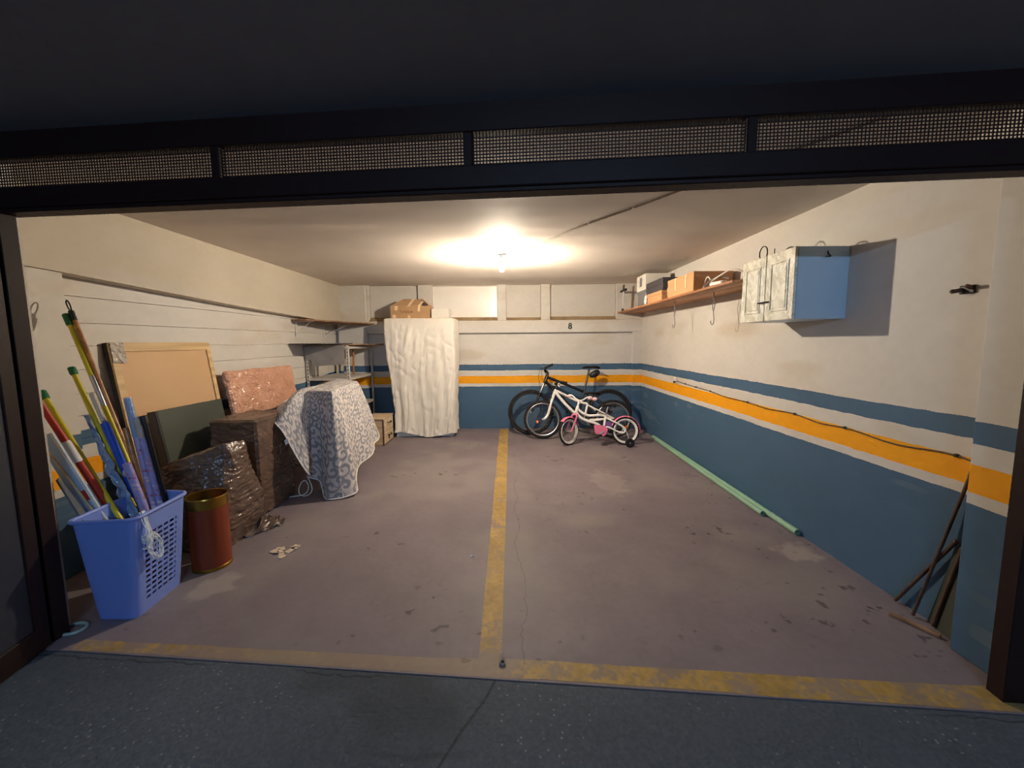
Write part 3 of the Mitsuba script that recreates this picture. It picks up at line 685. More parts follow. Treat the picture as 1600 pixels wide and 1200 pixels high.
def pack(x0, x1, y0, y1, z0, z1, amp, freq, seed, lean_deg=0, edge=0.014, crease=1.0):
    m = wrapped(box(x0, x1, y0, y1, z0, z1, min(0.02, .3 * (x1 - x0))), amp, freq, seed, edge, crease)
    if lean_deg:
        m = xf(m, rot(lean_deg, (0, 1, 0), [x1, y0, z0]))
        m.vertices[:, 2] = np.maximum(m.vertices[:, 2], 0.002)
    return m
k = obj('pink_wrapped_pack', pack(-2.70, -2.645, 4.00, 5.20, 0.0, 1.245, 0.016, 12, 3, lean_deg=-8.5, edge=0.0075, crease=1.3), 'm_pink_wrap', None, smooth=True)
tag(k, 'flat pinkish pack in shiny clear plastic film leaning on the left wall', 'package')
t = thing('brown_wrapped_box', 'tall box wrapped in brown plastic between the framed board and the draped table', 'package')
obj('wrapping', pack(-2.58, -2.17, 3.37, 3.93, 0.0, 0.86, 0.020, 4, 8), 'm_brown_wrap', t, smooth=True)
t = thing('brown_bag_bundle', 'bundle wrapped in crinkled brown plastic on the floor behind the brown bin', 'package')
hull = trimesh.convex.convex_hull(np.array([(-2.60, 2.80, 0), (-2.10, 2.78, 0), (-2.085, 3.24, 0), (-2.58, 3.24, 0), (-2.62, 2.79, .30), (-2.07, 2.77, .28), (-2.06, 3.22, .3), (-2.57, 2.84, .60), (-2.34, 2.82, .69), (-2.12, 2.92, .765), (-2.09, 3.08, .745), (-2.15, 3.18, .70), (-2.52, 3.2, .64), (-2.06, 2.93, .6)]))
obj('wrapping', wrapped(hull, 0.030, 4, 21), 'm_brown_wrap', t, smooth=True)
tailp = []
for i in range(15):
    a = i / 14
    c = np.array([-2.09, 3.10, .05]) * (1 - a) + np.array([-1.93, 3.26, .02]) * a
    w = 0.09 * (1 - a) ** 0.7 + 0.03 + 0.02 * math.sin(i * 2.1)
    tailp.append([c + np.array([math.cos(b) * w * .5, math.sin(b) * w * .8, max(-c[2] + .004, math.sin(b * 3 + i) * .010 + math.sin(b) * w * .35)]) for b in np.linspace(0, 2 * np.pi, 14)])
obj('twisted_end', grid(np.array(tailp)), 'm_brown_wrap', t, smooth=False)

# ------------------------------------------------------------------ laundry basket and what stands in it
def round_loop(cs, r, ne, na=6):
    """A quadrilateral with rounded corners: ne points along each edge, na on each corner arc."""
    cs = np.asarray(cs, float); out = []
    for i in range(4):
        a, b, c = cs[i - 1], cs[i], cs[(i + 1) % 4]
        d0, d1 = (a - b) / np.linalg.norm(a - b), (c - b) / np.linalg.norm(c - b)
        p0, p1 = b + d0 * r, b + d1 * r
        for t_ in np.linspace(0, 1, na):
            out.append((1 - t_) ** 2 * p0 + 2 * t_ * (1 - t_) * b + t_ ** 2 * p1)
        nxt = cs[(i + 1) % 4]; d2 = (b - nxt) / np.linalg.norm(b - nxt)
        p2 = nxt + d2 * r
        for t_ in np.linspace(0, 1, ne[i] + 2)[1:-1]:
            out.append(p1 + (p2 - p1) * t_)
    return np.array(out)
t = thing('laundry_basket', 'tall blue plastic laundry basket full of sticks by the left door post', 'basket')
RIM = [(-2.335, 2.035), (-2.018, 2.068), (-2.052, 2.462), (-2.365, 2.50)]      # FL FR BR BL
BOT = [(-2.300, 2.085), (-2.070, 2.080), (-2.105, 2.435), (-2.325, 2.455)]
NE = [6, 25, 6, 25]
HB, RR = 0.575, 0.045
lt, lb = round_loop(RIM, RR, NE), round_loop(BOT, RR, NE)
nS = len(lt)
tz = [0.0, 0.05] + list(np.linspace(0.075, 0.475, 27)) + [0.53, 0.575]
V_o = np.array([[*(lb[i] + (lt[i] - lb[i]) * (z / HB) ** .9), z] for z in tz for i in range(nS)]).reshape(len(tz), nS, 3)
tang = np.roll(V_o, -1, 1) - np.roll(V_o, 1, 1)
nin = np.stack([-tang[..., 1], tang[..., 0], tang[..., 2] * 0], -1); nin /= np.linalg.norm(nin, axis=-1, keepdims=True)
V_i = V_o + nin * 0.0035
solid = np.ones((len(tz) - 1, nS), bool)
starts = {1: 6 + NE[0] + 6, 3: 3 * 6 + sum(NE[:3]) + 6}
for e in (1, 3):
    s0 = starts[e]
    for i in range(NE[e] - 3):
        if i % 4 != 0 and i >= 1:
            for j in range(2, len(tz) - 3):
                if (j - 2) % 2 == 0:
                    solid[j, (s0 + i) % nS] = False
def shell(vo, vi, solid):
    nt, ns = vo.shape[:2]
    V = np.vstack([vo.reshape(-1, 3), vi.reshape(-1, 3)]); off = nt * ns; F = []
    idx = lambda j, i: j * ns + i % ns
    for j in range(nt - 1):
        for i in range(ns):
            a, b, c, d = idx(j, i), idx(j, i + 1), idx(j + 1, i + 1), idx(j + 1, i)
            if solid[j, i]:
                F += [(a, b, c), (a, c, d), (a + off, c + off, b + off), (a + off, d + off, c + off)]
            else:
                for (p_, q_, jj, ii) in ((a, b, j - 1, i), (b, c, j, i + 1), (c, d, j + 1, i), (d, a, j, i - 1)):
                    if solid[jj, ii % ns]: F += [(p_, q_, q_ + off), (p_, q_ + off, p_ + off)]
    return trimesh.Trimesh(V, np.array(F), process=False)
base = prism([tuple(p_) for p_ in lb], 'z', 0.004, 0.010)
obj('body', cat([shell(V_o, V_i, solid), base]), 'm_basket', t, smooth=30)
rimloop = np.c_[lt, np.full(nS, HB)]
obj('rim', tube(rimloop + np.c_[-nin[-1][:, :2] * 0.006, np.zeros(nS)], 0.011, 8, closed=True), 'm_basket', t)

def leaner(a, l, x_end=-2.15, z_end=0.03):
    a, l = np.array(a), np.array(l); d = l - a
    s_ = (z_end - a[2]) / d[2]
    if d[0] > 1e-6: s_ = min(s_, (x_end - a[0]) / d[0])
    return a, a + d * s_
def along(a, b, s_): return a + (b - a) * s_
def stick(name, a, l, r, m, label, catg='pole', **kw):
    a, b = leaner(a, l, **kw)
    k = thing(name, label, catg)
    obj('shaft', rod(a, b, r), m, k)
    return k, a, b
def capped(a, b, r, L, m, k, name='cap'):
    u = (b - a) / np.linalg.norm(b - a)
    obj(name, rod(a - u * 0.006, a + u * L, r), m, k)

k, a, b = stick('broom_stick', (-2.74, 2.555, 1.712), (-2.289, 2.46, 0.496), 0.012, 'm_broom_wood', 'longest brown broom stick with a black hanging loop in the blue basket')
capped(a, b, 0.0145, 0.06, 'm_black', k)
u = (b - a) / np.linalg.norm(b - a)
lp = [a - u * 0.005 + np.array([math.cos(q_) * .018 * .9, math.cos(q_) * -.006, 0]) + -u * (0.035 + .035 * math.sin(q_)) for q_ in np.linspace(-np.pi / 2, 1.5 * np.pi, 18)[:-1]]
obj('hanging_loop', tube(lp, 0.004, 6, closed=True), 'm_black', k)
k, a, b = stick('yellow_pole', (-2.76, 2.542, 1.691), (-2.402, 2.46, 0.796), 0.0135, 'm_yellow', 'long yellow pole with a green cap and a metal middle beside the longest broom stick', z_end=.3)
capped(a, b, 0.019, 0.07, 'm_green_cap', k)
obj('metal_sleeve', rod(along(a, b, .27), along(a, b, .41), 0.0145), 'm_steel', k)
k, a, b = stick('yellow_pole', (-2.72, 2.50, 1.362), (-2.33, 2.40, 0.518), 0.0135, 'm_yellow', 'shorter yellow pole with a flat green cap in front of the longest broom stick', x_end=-2.2)
capped(a, b, 0.0195, 0.045, 'm_green_cap', k)
k, a, b = stick('yellow_pole', (-2.76, 2.36, 1.232), (-2.42, 2.30, 0.68), 0.0135, 'm_yellow', 'yellow pole with a green cap nearest the door post behind the red tube', x_end=-2.22, z_end=.25)
capped(a, b, 0.020, 0.05, 'm_green_cap', k)
k, a, b = stick('red_tube', (-2.6, 2.161, 1.298), (-2.376, 2.3, 0.54), (0.014, 0.024), 'm_red', 'long red tube with a white label in the blue basket', 'tube')
obj('label', rod(along(a, b, .26), along(a, b, .36), 0.0205), 'm_offwhite', k)
# white-blue flat slat with a red sticker
a, b = np.array([-2.50, 2.121, 1.026]), np.array([-2.245, 2.30, 0.04])
u = (b - a) / np.linalg.norm(b - a); w_ = np.cross(u, [0.35, -0.9, 0.1]); w_ /= np.linalg.norm(w_); nn = np.cross(w_, u); nn *= np.sign(nn @ np.array([0, -1, 0]))
k = thing('blind_slat', 'broad pale blue slat with a dark red sticker in the blue basket', 'slat')
obj('board', slabquad(a - w_ * .038, a + w_ * .038, b + w_ * .038, b - w_ * .038, .012, nn), 'm_slat', k, smooth=False)
w2 = w_ * np.sign(w_[0])
obj('rail', slabquad(a + w2 * .026 + nn * .006, a + w2 * .038 + nn * .006, b + w2 * .038 + nn * .006, b + w2 * .026 + nn * .006, .006, nn), 'm_offwhite', k, smooth=False)
c0, c1 = along(a, b, .34), along(a, b, .40)
obj('sticker', slabquad(c0 - w2 * .005 + nn * .002, c0 + w2 * .022 + nn * .002, c1 + w2 * .03 + nn * .002, c1 + w2 * .0 + nn * .002, .002, nn), 'm_red', k, smooth=False)
k, a, b = stick('thin_stick', (-2.56, 2.10, 1.108), (-2.43, 2.165, 0.75), 0.005, 'm_pale_wood', 'thin pale wooden stick rising above the pale blue slat', 'stick')
k, a, b = stick('blue_tube', (-2.45, 2.396, 1.04), (-2.37, 2.42, 0.70), 0.021, 'm_blue_tube', 'bright blue tube topped with clear plastic in the blue basket', 'tube', z_end=.1)
obj('clear_sleeve', rod(a + [-.11, .05, .17], a + [.0, 0, .005], (0.013, 0.015)), 'm_clear_wrap', k)
c_ = along(a, b, .33)
obj('knob', trimesh.Trimesh(*(lambda s_: (s_.vertices * [.03, .022, .026] + c_ + [.045, -.03, .0], s_.faces))(trimesh.creation.icosphere(2, 1.0)), process=False), 'm_slat', k)
k, a, b = stick('floral_roll', (-2.36, 2.463, 1.182), (-2.238, 2.43, 0.504), 0.019, 'm_floral', 'lilac roll with a floral print and pale clear top in the blue basket', 'roll')
obj('clear_top', rod(a - [0, 0, .005], along(a, b, .22), 0.0205), 'm_blue_wrap', k)
k, a, b = stick('floral_roll', (-2.30, 2.447, 1.06), (-2.214, 2.45, 0.516), 0.0175, 'm_floral', 'pink patterned roll right of the lilac floral roll in the basket', 'roll')
obj('clear_top', rod(a - [0, 0, .005], along(a, b, .14), 0.019), 'm_clear_wrap', k)
k, a, b = stick('black_umbrella', (-2.275, 2.462, 1.06), (-2.188, 2.46, 0.541), 0.015, 'm_black_gloss', 'closed black umbrella at the right end of the basket', 'umbrella')
capped(a, b, 0.021, 0.05, 'm_black', k, 'handle')
k, a, b = stick('wood_baton', (-2.36, 2.43, 1.0), (-2.257, 2.40, 0.517), 0.0155, 'm_broom_wood', 'thick orange-brown wooden baton beside the lilac floral roll', 'stick')
k, a, b = stick('patterned_umbrella', (-2.31, 2.36, 0.80), (-2.24, 2.37, 0.51), 0.022, 'm_floral', 'short purple patterned umbrella sticking out above the white rope', 'umbrella')
# crumpled clear bluish film
r_ = np.random.default_rng(3)
film = []
for i in range(22):
    a_ = i / 21
    c = np.array([-2.60, 2.44, 1.08]) * (1 - a_) + np.array([-2.30, 2.36, 0.45]) * a_
    film.append([c + np.array([.022 + .03 * a_, -.01, 0]) * (j - 4) / 4 + r_.normal(0, .006, 3) for j in range(9)])
k = obj('clear_film', grid(np.array(film)), 'm_blue_wrap', None, smooth=False)
tag(k, 'crumpled strip of bluish clear film beside the shorter yellow pole in the basket', 'plastic film')
k = obj('silver_bottle', lathe([(0, 0), (.02, 0), (.022, .01), (.022, .10), (.012, .14), (.010, .19), (0, .19)], n=16), 'm_steel', None)
scene[k] = mikit.ply(xf(lathe([(0, 0), (.02, 0), (.022, .01), (.022, .10), (.012, .14), (.010, .20), (0, .20)], n=16), move(-2.345, 2.34, 0.46) @ rot(-42, (0, 1, 0))), 'm_blue_wrap', smooth=35)
tag(k, 'small translucent bottle lying at the basket rim beside the red tube', 'bottle')
k = obj('grey_plate', slabquad((-2.42, 2.10, .80), (-2.385, 2.06, .80), (-2.30, 2.14, .40), (-2.345, 2.22, .40), .008), 'm_grey_plate', None, smooth=False)
tag(k, 'dark grey flat plate left of the pale blue slat in the basket', 'plate')
# white rope hung over the rim
rr = np.random.default_rng(12)
k = thing('white_rope', 'bundle of thin white rope hung over the side of the blue basket', 'rope')
strands = []
for i in range(9):
    x0, y0 = -2.026, 2.13 + 0.010 * rr.normal()
    L = 0.15 + 0.04 * rr.random()
    lo = [(x0 - .03, y0 + .02, .56), (x0 + .004, y0, .592), (x0 + .012, y0 + .004, .53), (x0 + .018 + .01 * rr.random(), y0 + .012 * rr.normal(), .45), (x0 + .016, y0 + .02 * rr.normal(), .44 - L * .3), (x0 + .02, y0 + .022 * rr.normal(), .40)]
    strands.append(tube(spline(lo, 22), 0.0024, 5))
for i in range(8):
    cy, cz, ra, rb = 2.145 + .006 * rr.normal(), 0.375 + .01 * rr.normal(), .028 + .012 * rr.random(), .058 + .016 * rr.random()
    cx = -2.012 + .006 * i * .5
    loop = [(cx + .006 * math.sin(3 * q_ + i), cy + ra * math.cos(q_) + .025 * (math.sin(q_) - 1) * -.5, cz + rb * math.sin(q_)) for q_ in np.linspace(0, 2 * np.pi, 26)[:-1]]
    strands.append(tube(loop, 0.0024, 5, closed=True))
for i in range(6):
    z = .46 - i * .008
    strands.append(tube([(-2.016 + .02 * math.cos(q_), 2.13 + .022 * math.sin(q_), z + .004 * math.sin(q_ * 2 + i)) for q_ in np.linspace(0, 2 * np.pi, 18)[:-1]], 0.0024, 5, closed=True))
obj('strands', cat(strands), 'm_rope', k)

t = thing('waste_bin', 'brown cylindrical waste bin with a brass rim beside the blue basket', 'bin')
obj('body', lathe([(0, 0.004), (0.108, 0.004), (0.112, 0.012), (0.115, 0.43), (0.111, 0.43), (0.107, 0.012), (0, 0.010)], (-2.055, 2.625, 0), 40), 'm_bin', t)
obj('brass_band', lathe([(0.1155, 0.425), (0.118, 0.43), (0.1165, 0.44), (0.1165, 0.485), (0.120, 0.492), (0.117, 0.50), (0.111, 0.497), (0.1115, 0.43), (0.1155, 0.425)], (-2.055, 2.625, 0), 40), 'm_brass', t)
obj('foot_band', lathe([(0.1125, 0.0), (0.1155, 0.002), (0.1155, 0.02), (0.1125, 0.024), (0.1125, 0.0)], (-2.055, 2.625, 0), 40), 'm_brass', t)

k = obj('plastic_ring', tube([(-2.335 + .058 * math.cos(q_), 2.0 + .045 * math.sin(q_), .008) for q_ in np.linspace(0, 2 * np.pi, 40)[:-1]], 0.008, 8, closed=True), 'm_ring', None)
tag(k, 'pale plastic ring on the floor in front of the blue basket', 'ring')

# ------------------------------------------------------------------ right shelf and what lies on it
t = thing('right_shelf', 'long wooden shelf board high on the right wall', 'shelf')
obj('board', box(1.80, XR, 3.33, 6.86, 1.965, 1.987, 0.003), 'm_shelf_wood', t, smooth=False)
SZ = 1.988
t = thing('cardboard_box', 'large orange-brown cardboard box near the front end of the right shelf', 'box')
obj('body', box(1.808, 2.20, 4.06, 4.72, SZ, SZ + 0.185, .004), 'm_card_orange', t, smooth=False)
obj('lid_edge', box(1.806, 2.203, 4.056, 4.724, SZ + .168, SZ + 0.192, .003), 'm_card_orange', t, smooth=False)
for y in (4.22, 4.48):
    obj('tape', slabquad((1.805, y, SZ + .19), (1.805, y + .035, SZ + .19), (1.805, y + .03, SZ + .06), (1.805, y - .005, SZ + .05), .0015, (-1, 0, 0)), 'm_tape', t, smooth=False)
t = thing('shoe_box', 'orange cardboard shoe box with a lid under the dark grey box on the right shelf', 'box')
obj('body', box(1.812, 2.15, 4.91, 5.42, SZ, SZ + .085, .003), 'm_card_orange', t, smooth=False)
obj('lid', box(1.806, 2.156, 4.90, 5.43, SZ + .075, SZ + .118, .003), 'm_card_orange', t, smooth=False)
t = thing('dark_box', 'dark grey box stacked on the orange shoe box on the right shelf', 'box')
obj('body', box(1.808, 2.17, 4.88, 5.45, SZ + .118, SZ + .225, .004), 'm_dark_grey', t, smooth=False)
obj('lid', box(1.804, 2.174, 4.875, 5.455, SZ + .19, SZ + .262, .004), 'm_dark_grey', t, smooth=False)
t = thing('white_carton', 'tall white carton with grey print at the far end of the right shelf', 'box')
obj('body', box(1.815, 2.15, 5.52, 5.90, SZ + .20, SZ + .415, .004), 'm_offwhite', t, smooth=False)
obj('print', box(1.812, 1.816, 5.66, 5.76, SZ + .26, SZ + .38), 'm_mid_grey', t, smooth=False)
k = obj('clear_tub', cat([box(1.83, 2.14, 5.54, 5.88, SZ, SZ + .20, .012), box(1.822, 2.148, 5.53, 5.89, SZ + .165, SZ + .198, .006)]), 'm_mid_grey', None, smooth=False)
tag(k, 'grey plastic tub under the white carton on the right shelf', 'tub')
bm = trimesh.creation.icosphere(4, 1.0); bm.vertices *= [.12, .062, .085]; bm = crumple(bm, .03, 14, 4); bm.apply_translation([1.95, 4.80, SZ + .082])
bm.vertices[:, 2] = np.maximum(bm.vertices[:, 2], SZ + .001); bm.vertices[:, 1] = np.clip(bm.vertices[:, 1], 4.73, 4.87)
k = obj('plastic_bag', bm, 'm_clear_wrap', None, smooth=20)
tag(k, 'small crumpled clear plastic bag between the shoe box and the large cardboard box', 'bag')
bm = trimesh.creation.icosphere(3, 1.0); bm.vertices *= [.03, .05, .06]; bm = crumple(bm, .018, 22, 4); bm.apply_translation([1.84, 5.50, SZ + .058])
bm.vertices[:, 2] = np.maximum(bm.vertices[:, 2], SZ + .001); bm.vertices[:, 0] = np.minimum(bm.vertices[:, 0], 1.826); bm.vertices[:, 0] -= .012
k = obj('white_bag', bm, 'm_white_plastic', None, smooth=20)
tag(k, 'small crumpled white bag in front of the grey tub on the right shelf', 'bag')
t = thing('toy_sword', 'silver toy sword with black cross guard upright at the right shelf far end', 'sword')
obj('blade', slabquad((1.812, 6.585, SZ), (1.812, 6.615, SZ), (1.822, 6.622, 2.30), (1.822, 6.578, 2.30), .006), 'm_blade', t, smooth=False)
obj('tip', box(1.800, 1.824, 6.57, 6.63, SZ, SZ + .035, .006), 'm_black', t, smooth=False)
obj('guard', box(1.80, 1.838, 6.46, 6.74, 2.292, 2.325, .006), 'm_black', t, smooth=False)
obj('grip', rod((1.820, 6.60, 2.322), (1.823, 6.60, 2.40), .012), 'm_black', t)
t = thing('white_adapter_cable', 'white power adapter with a coiled cable near the cabinet on the right shelf', 'cable')
obj('adapter', xf(box(-.035, .035, -.085, .085, 0, .042, .012), move(1.885, 3.72, SZ) @ rot(12)), 'm_white_plastic', t)
obj('cable', tube(spline([(1.90, 3.80, SZ + .03), (1.90, 3.92, SZ + .10), (1.92, 4.03, SZ + .11), (1.90, 4.04, SZ + .03), (1.86, 3.95, SZ + .008), (1.84, 3.85, SZ + .010), (1.85, 3.78, SZ + .05), (1.88, 3.68, SZ + .09), (1.92, 3.55, SZ + .12), (1.96, 3.48, SZ + .09), (1.98, 3.44, SZ + .01)], 90), .007, 8), 'm_offwhite', t)
obj('cable', tube(spline([(1.84, 3.90, SZ + .010), (1.825, 3.84, SZ + .012), (1.84, 3.78, SZ + .06), (1.90, 3.70, SZ + .075), (1.93, 3.62, SZ + .05)], 40), .006, 8), 'm_mid_grey', t)

def shook(x, y, label):
    t = thing('hook', label, 'hook', None)
    obj('wire', tube(spline([(x, y + .012, 1.964), (x, y + .01, 1.90), (x, y + .022, 1.83), (x, y + .008, 1.795), (x, y - .012, 1.82), (x, y - .004, 1.88)], 30), .0042, 6), 'm_zinc', t)
    obj('wire', tube(spline([(x, y, 1.80), (x, y - .006, 1.74), (x, y - .012, 1.69), (x, y + .015, 1.655), (x, y + .045, 1.67), (x, y + .05, 1.695)], 30), .0042, 6), 'm_zinc', t)
shook(1.98, 4.92, 'wire hook under the right shelf below the large cardboard box')
shook(2.00, 4.02, 'wire hook under the right shelf nearest the wall cabinet')

# ------------------------------------------------------------------ wall cabinet
t = thing('wall_cabinet', 'white two-door wall cabinet with marbled panel doors on the right wall', 'cabinet')
cx0, cy0, cy1, cz0, cz1 = 1.885, 2.70, 3.305, 1.637, 2.106
obj('body', box(cx0, XR, cy0, cy1, cz0, cz1, .003), 'm_cab_side', t, smooth=False)
for (a, b, s) in ((3.006, cy1, 1), (cy0, 3.000, -1)):
    d = obj('door', box(cx0 - .019, cx0 - .001, a, b, cz0 - .002, cz1 + .002, .005), 'm_marble', t, smooth=False)
    iy0, iy1, iz0, iz1 = a + .062, b - .062, cz0 + .068, cz1 - .072
    fr_ = cat([box(cx0 - .025, cx0 - .018, iy0 - .012, iy1 + .012, z - .006, z + .006, .003) for z in (iz0, iz1)] + [box(cx0 - .025, cx0 - .018, y - .006, y + .006, iz0, iz1, .003) for y in (iy0, iy1)])
    obj('moulding', fr_, 'm_marble', d, smooth=False)
    obj('centre_panel', box(cx0 - .023, cx0 - .018, iy0 + .016, iy1 - .016, iz0 + .016, iz1 - .016, .004), 'm_marble', d, smooth=False)
    hy = 3.006 + .030 if s > 0 else 3.0 - .030
    obj('handle', tube(spline([(cx0 - .018, hy - .022, 1.772), (cx0 - .040, hy - .016, 1.772), (cx0 - .040, hy + .016, 1.772), (cx0 - .018, hy + .022, 1.772)], 14), .005, 8), 'm_dark_grey', d)
obj('side_hook', tube(spline([(2.075, cy0 - .004, 2.075), (2.076, cy0 - .010, 2.05), (2.07, cy0 - .03, 2.035), (2.055, cy0 - .03, 2.035), (2.05, cy0 - .02, 2.037)], 20), .004, 6), 'm_black', t)
k = obj('wire_ring', tube([(1.935, 3.16 + .048 * math.cos(q_), cz1 + .052 + .05 * math.sin(q_)) for q_ in np.linspace(0, 2 * np.pi, 30)[:-1]], .0042, 6, closed=True), 'm_black', None)
tag(k, 'dark wire ring standing upright on the wall cabinet', 'ring')
k = obj('thin_rod', cat([rod((1.93, 3.02, cz1 + .004), (1.93, 3.02, cz1 + .055), .003, 6), rod((1.93, 3.02, cz1 + .004), (2.02, 3.02, cz1 + .004), .003, 6)]), 'm_black', None)
tag(k, 'thin dark rod rising from the wall cabinet top above the door joint', 'rod')
k = obj('wire_arch', tube(spline([(1.93, 2.90, cz1 + .003), (1.93, 2.885, cz1 + .022), (1.93, 2.85, cz1 + .027), (1.93, 2.82, cz1 + .018), (1.94, 2.81, cz1 + .003)], 20), .005, 6), 'm_black', None)
tag(k, 'low dark wire arch on the wall cabinet near its front corner', 'wire')

# ------------------------------------------------------------------ cables, pipes, fittings on the right wall and the ceiling
t = thing('wall_cable', 'thin dark cable clipped along the yellow stripe of the right wall', 'cable')
cp = [(XR - .007, 5.395, .966), (XR - .007, 5.10, .952), (XR - .007, 4.80, .944), (XR - .007, 4.446, .936), (XR - .007, 4.08, .916), (XR - .007, 3.737, .919), (XR - .007, 3.42, .908), (XR - .007, 3.104, .922), (XR - .007, 2.86, .903), (XR - .007, 2.629, .914), (XR - .007, 2.25, .896), (XR - .007, 1.947, .918), (XR - .007, 1.85, .90)]
obj('wire', tube(spline(cp, 140), .0038, 6), 'm_cable_brown', t)
for y, z in ((5.1, .952), (4.80, .944), (4.446, .936), (3.737, .919), (3.104, .922), (2.629, .914), (1.955, .918)):
    obj('clip', box(XR - .014, XR, y - .009, y + .009, z - .008, z + .010, .003), 'm_black', t, smooth=False)
t = thing('junction_box', 'small white junction box on the yellow stripe of the right wall', 'socket')
obj('box', box(XR - .03, XR, 5.36, 5.42, .955, 1.015, .006), 'm_offwhite', t, smooth=False)
obj('plug', box(XR - .045, XR - .025, 5.362, 5.385, .935, .965, .004), 'm_black', t, smooth=False)
t = thing('ceiling_cable', 'grey cable clipped across the ceiling from the bulb towards the door', 'cable')
cz = ZC - .010
cpts = [(BX + .045, 4.47, cz), (.02, 4.56, cz - .006), (.077, 4.50, cz), (.262, 4.127, cz), (.636, 3.359, cz), (.881, 2.98, cz), (1.155, 2.526, cz), (1.42, 2.12, cz), (1.68, 1.72, cz)]
obj('wire', tube(spline(cpts[2:], 80), .0065, 8), 'm_cable_grey', t)
obj('wire', tube(spline([cpts[3], (.17, 4.26, cz - .012), (.06, 4.43, cz - .010), (BX + .04, 4.49, cz)], 24), .004, 6), 'm_cable_grey', t)
obj('wire', tube(spline([cpts[2], (.0, 4.55, cz - .004), (BX + .045, 4.50, cz)], 20), .004, 6), 'm_cable_grey', t)
for x, y in ((.262, 4.127), (.44, 3.76), (.636, 3.359), (.881, 2.98), (1.155, 2.526)):
    obj('clip', xf(box(-.010, .010, -.006, .006, -.007, .012, .002), move(x, y, cz) @ rot(-60)), 'm_offwhite', t, smooth=False)

for lab, (x, y0, y1, r) in (('longer green plastic pipe on the floor against the right wall', (2.192, 2.96, 6.12, .024)), ('shorter green plastic pipe on the floor in front of the longer pipe', (2.142, 3.31, 5.95, .022))):
    k = thing('green_pipe', lab, 'pipe')
    a_ = np.linspace(0, 2 * np.pi, 25)[:-1]
    ring = lambda y, rr_: np.c_[x + (0.03 if y > 5 and x < 2.17 else 0) * 1 + rr_ * np.cos(a_), np.full(24, y), r + .001 + rr_ * np.sin(a_)]
    prof = [ring(y1, r), ring(y0, r), ring(y0, r * .88), ring(y1, r * .88)]
    G = np.array(prof + [prof[0]]); G = np.concatenate([G, G[:, :1]], 1)
    obj('tube', grid(G), 'm_pipe', k, smooth=30)

t = thing('wall_bracket', 'small black broken bracket on the right wall near the pier', 'bracket')
obj('plate', box(XR - .012, XR, 1.95, 2.02, 1.715, 1.755, .004), 'm_black', t, smooth=False)
obj('arm', rod((XR - .01, 2.005, 1.735), (XR - .05, 2.02, 1.728), .010, 8), 'm_rust', t)
obj('arm', rod((XR - .012, 1.965, 1.74), (XR - .045, 1.955, 1.75), .009, 8), 'm_rust', t)

for lab, a, b, r in (('long dark rusty rod leaning in the corner by the pier on the right', (2.208, 1.875, .86), (2.168, 2.04, .0), .0075),
                     ('dark rusty rod leaning at the lowest angle in the right corner', (2.200, 1.90, .50), (2.192, 2.165, .0), .0085),
                     ('short dark rod nearest the pier in the right corner', (2.20, 1.87, .48), (2.19, 1.955, .0), .009)):
    k = thing('metal_rod', lab, 'rod')
    u = (np.array(a) - np.array(b)); u /= np.linalg.norm(u)
    obj('shaft', rod(a, np.array(b) + [0, 0, .008], r), 'm_rust', k)
    obj('end', rod(np.array(a) - u * .03, np.array(a) + u * .002, r * 1.2), 'm_rust', k)
k = obj('dark_plank', slabquad((2.212, 1.835, .46), (2.212, 1.91, .46), (2.205, 2.0, .003), (2.175, 1.85, .003), .012), 'm_dark_panel', None, smooth=False)
tag(k, 'dark narrow plank leaning against the right wall behind the rods', 'plank')
k = obj('wood_batten', xf(box(-.10, .10, -.012, .012, 0, .018, .003), move(2.10, 1.965, 0.001) @ rot(118)), 'm_old_wood', None, smooth=False)
tag(k, 'short brown wooden batten on the floor below the rods in the right corner', 'batten')

# stencilled bay number
from shapely.geometry import Point as SPoint, box as sbox
from shapely import affinity as saff
def sring(cx, cz, ro, ri, fx): return saff.scale(SPoint(cx, cz).buffer(ro, 24).difference(SPoint(cx, cz).buffer(ri, 24)), fx, 1)
eight = sring(0, .074, .029, .010, 1.0).union(sring(0, .028, .034, .012, 1.0)).difference(sbox(-.003, -1, .003, .010)).difference(sbox(-.003, .092, .003, 1)).difference(sbox(-.003, .046, .003, .058))
em = cat([trimesh.creation.extrude_polygon(g, .0015, engine='earcut') for g in getattr(eight, 'geoms', [eight])])
v = em.vertices
k = obj('bay_number', trimesh.Trimesh(np.c_[v[:, 0] + 1.002, YU - .0003 - v[:, 2], v[:, 1] + 1.712], em.faces, process=False), 'm_black', None, smooth=False)
tag(k, 'black stencilled number 8 on the back wall band', 'number')

# bits on the floor
r5 = np.random.default_rng(6)
scr = []
for i in range(16):
    c = np.array([-1.66 + r5.normal(0, .045), 2.80 + r5.normal(0, .035), 0.002])
    q4 = np.array([[-1, -1, 0], [1, -1, 0], [1, 1, 0], [-1, 1, 0]]) * (0.008 + .014 * r5.random()) + r5.normal(0, .003, (4, 3))
    q4[:, 2] = np.abs(q4[:, 2]) * 3
    scr.append(slabquad(*(c + xf(trimesh.Trimesh(q4, [[0, 1, 2], [0, 2, 3]], process=False), rot(360 * r5.random())).vertices), .002, (0, 0, 1)))
k = obj('paper_scraps', cat(scr), 'm_paper', None, smooth=False)
tag(k, 'small heap of torn paper scraps on the floor left of the yellow line', 'scraps', kind='stuff')
k = obj('white_scrap', trimesh.convex.convex_hull(np.array([(-.30, 2.69, .001), (-.268, 2.705, .001), (-.262, 2.72, .001), (-.295, 2.715, .001), (-.28, 2.70, .014), (-.270, 2.712, .010)])), 'm_white_plastic', None, smooth=False)
tag(k, 'small white scrap on the floor left of the yellow line', 'scrap')
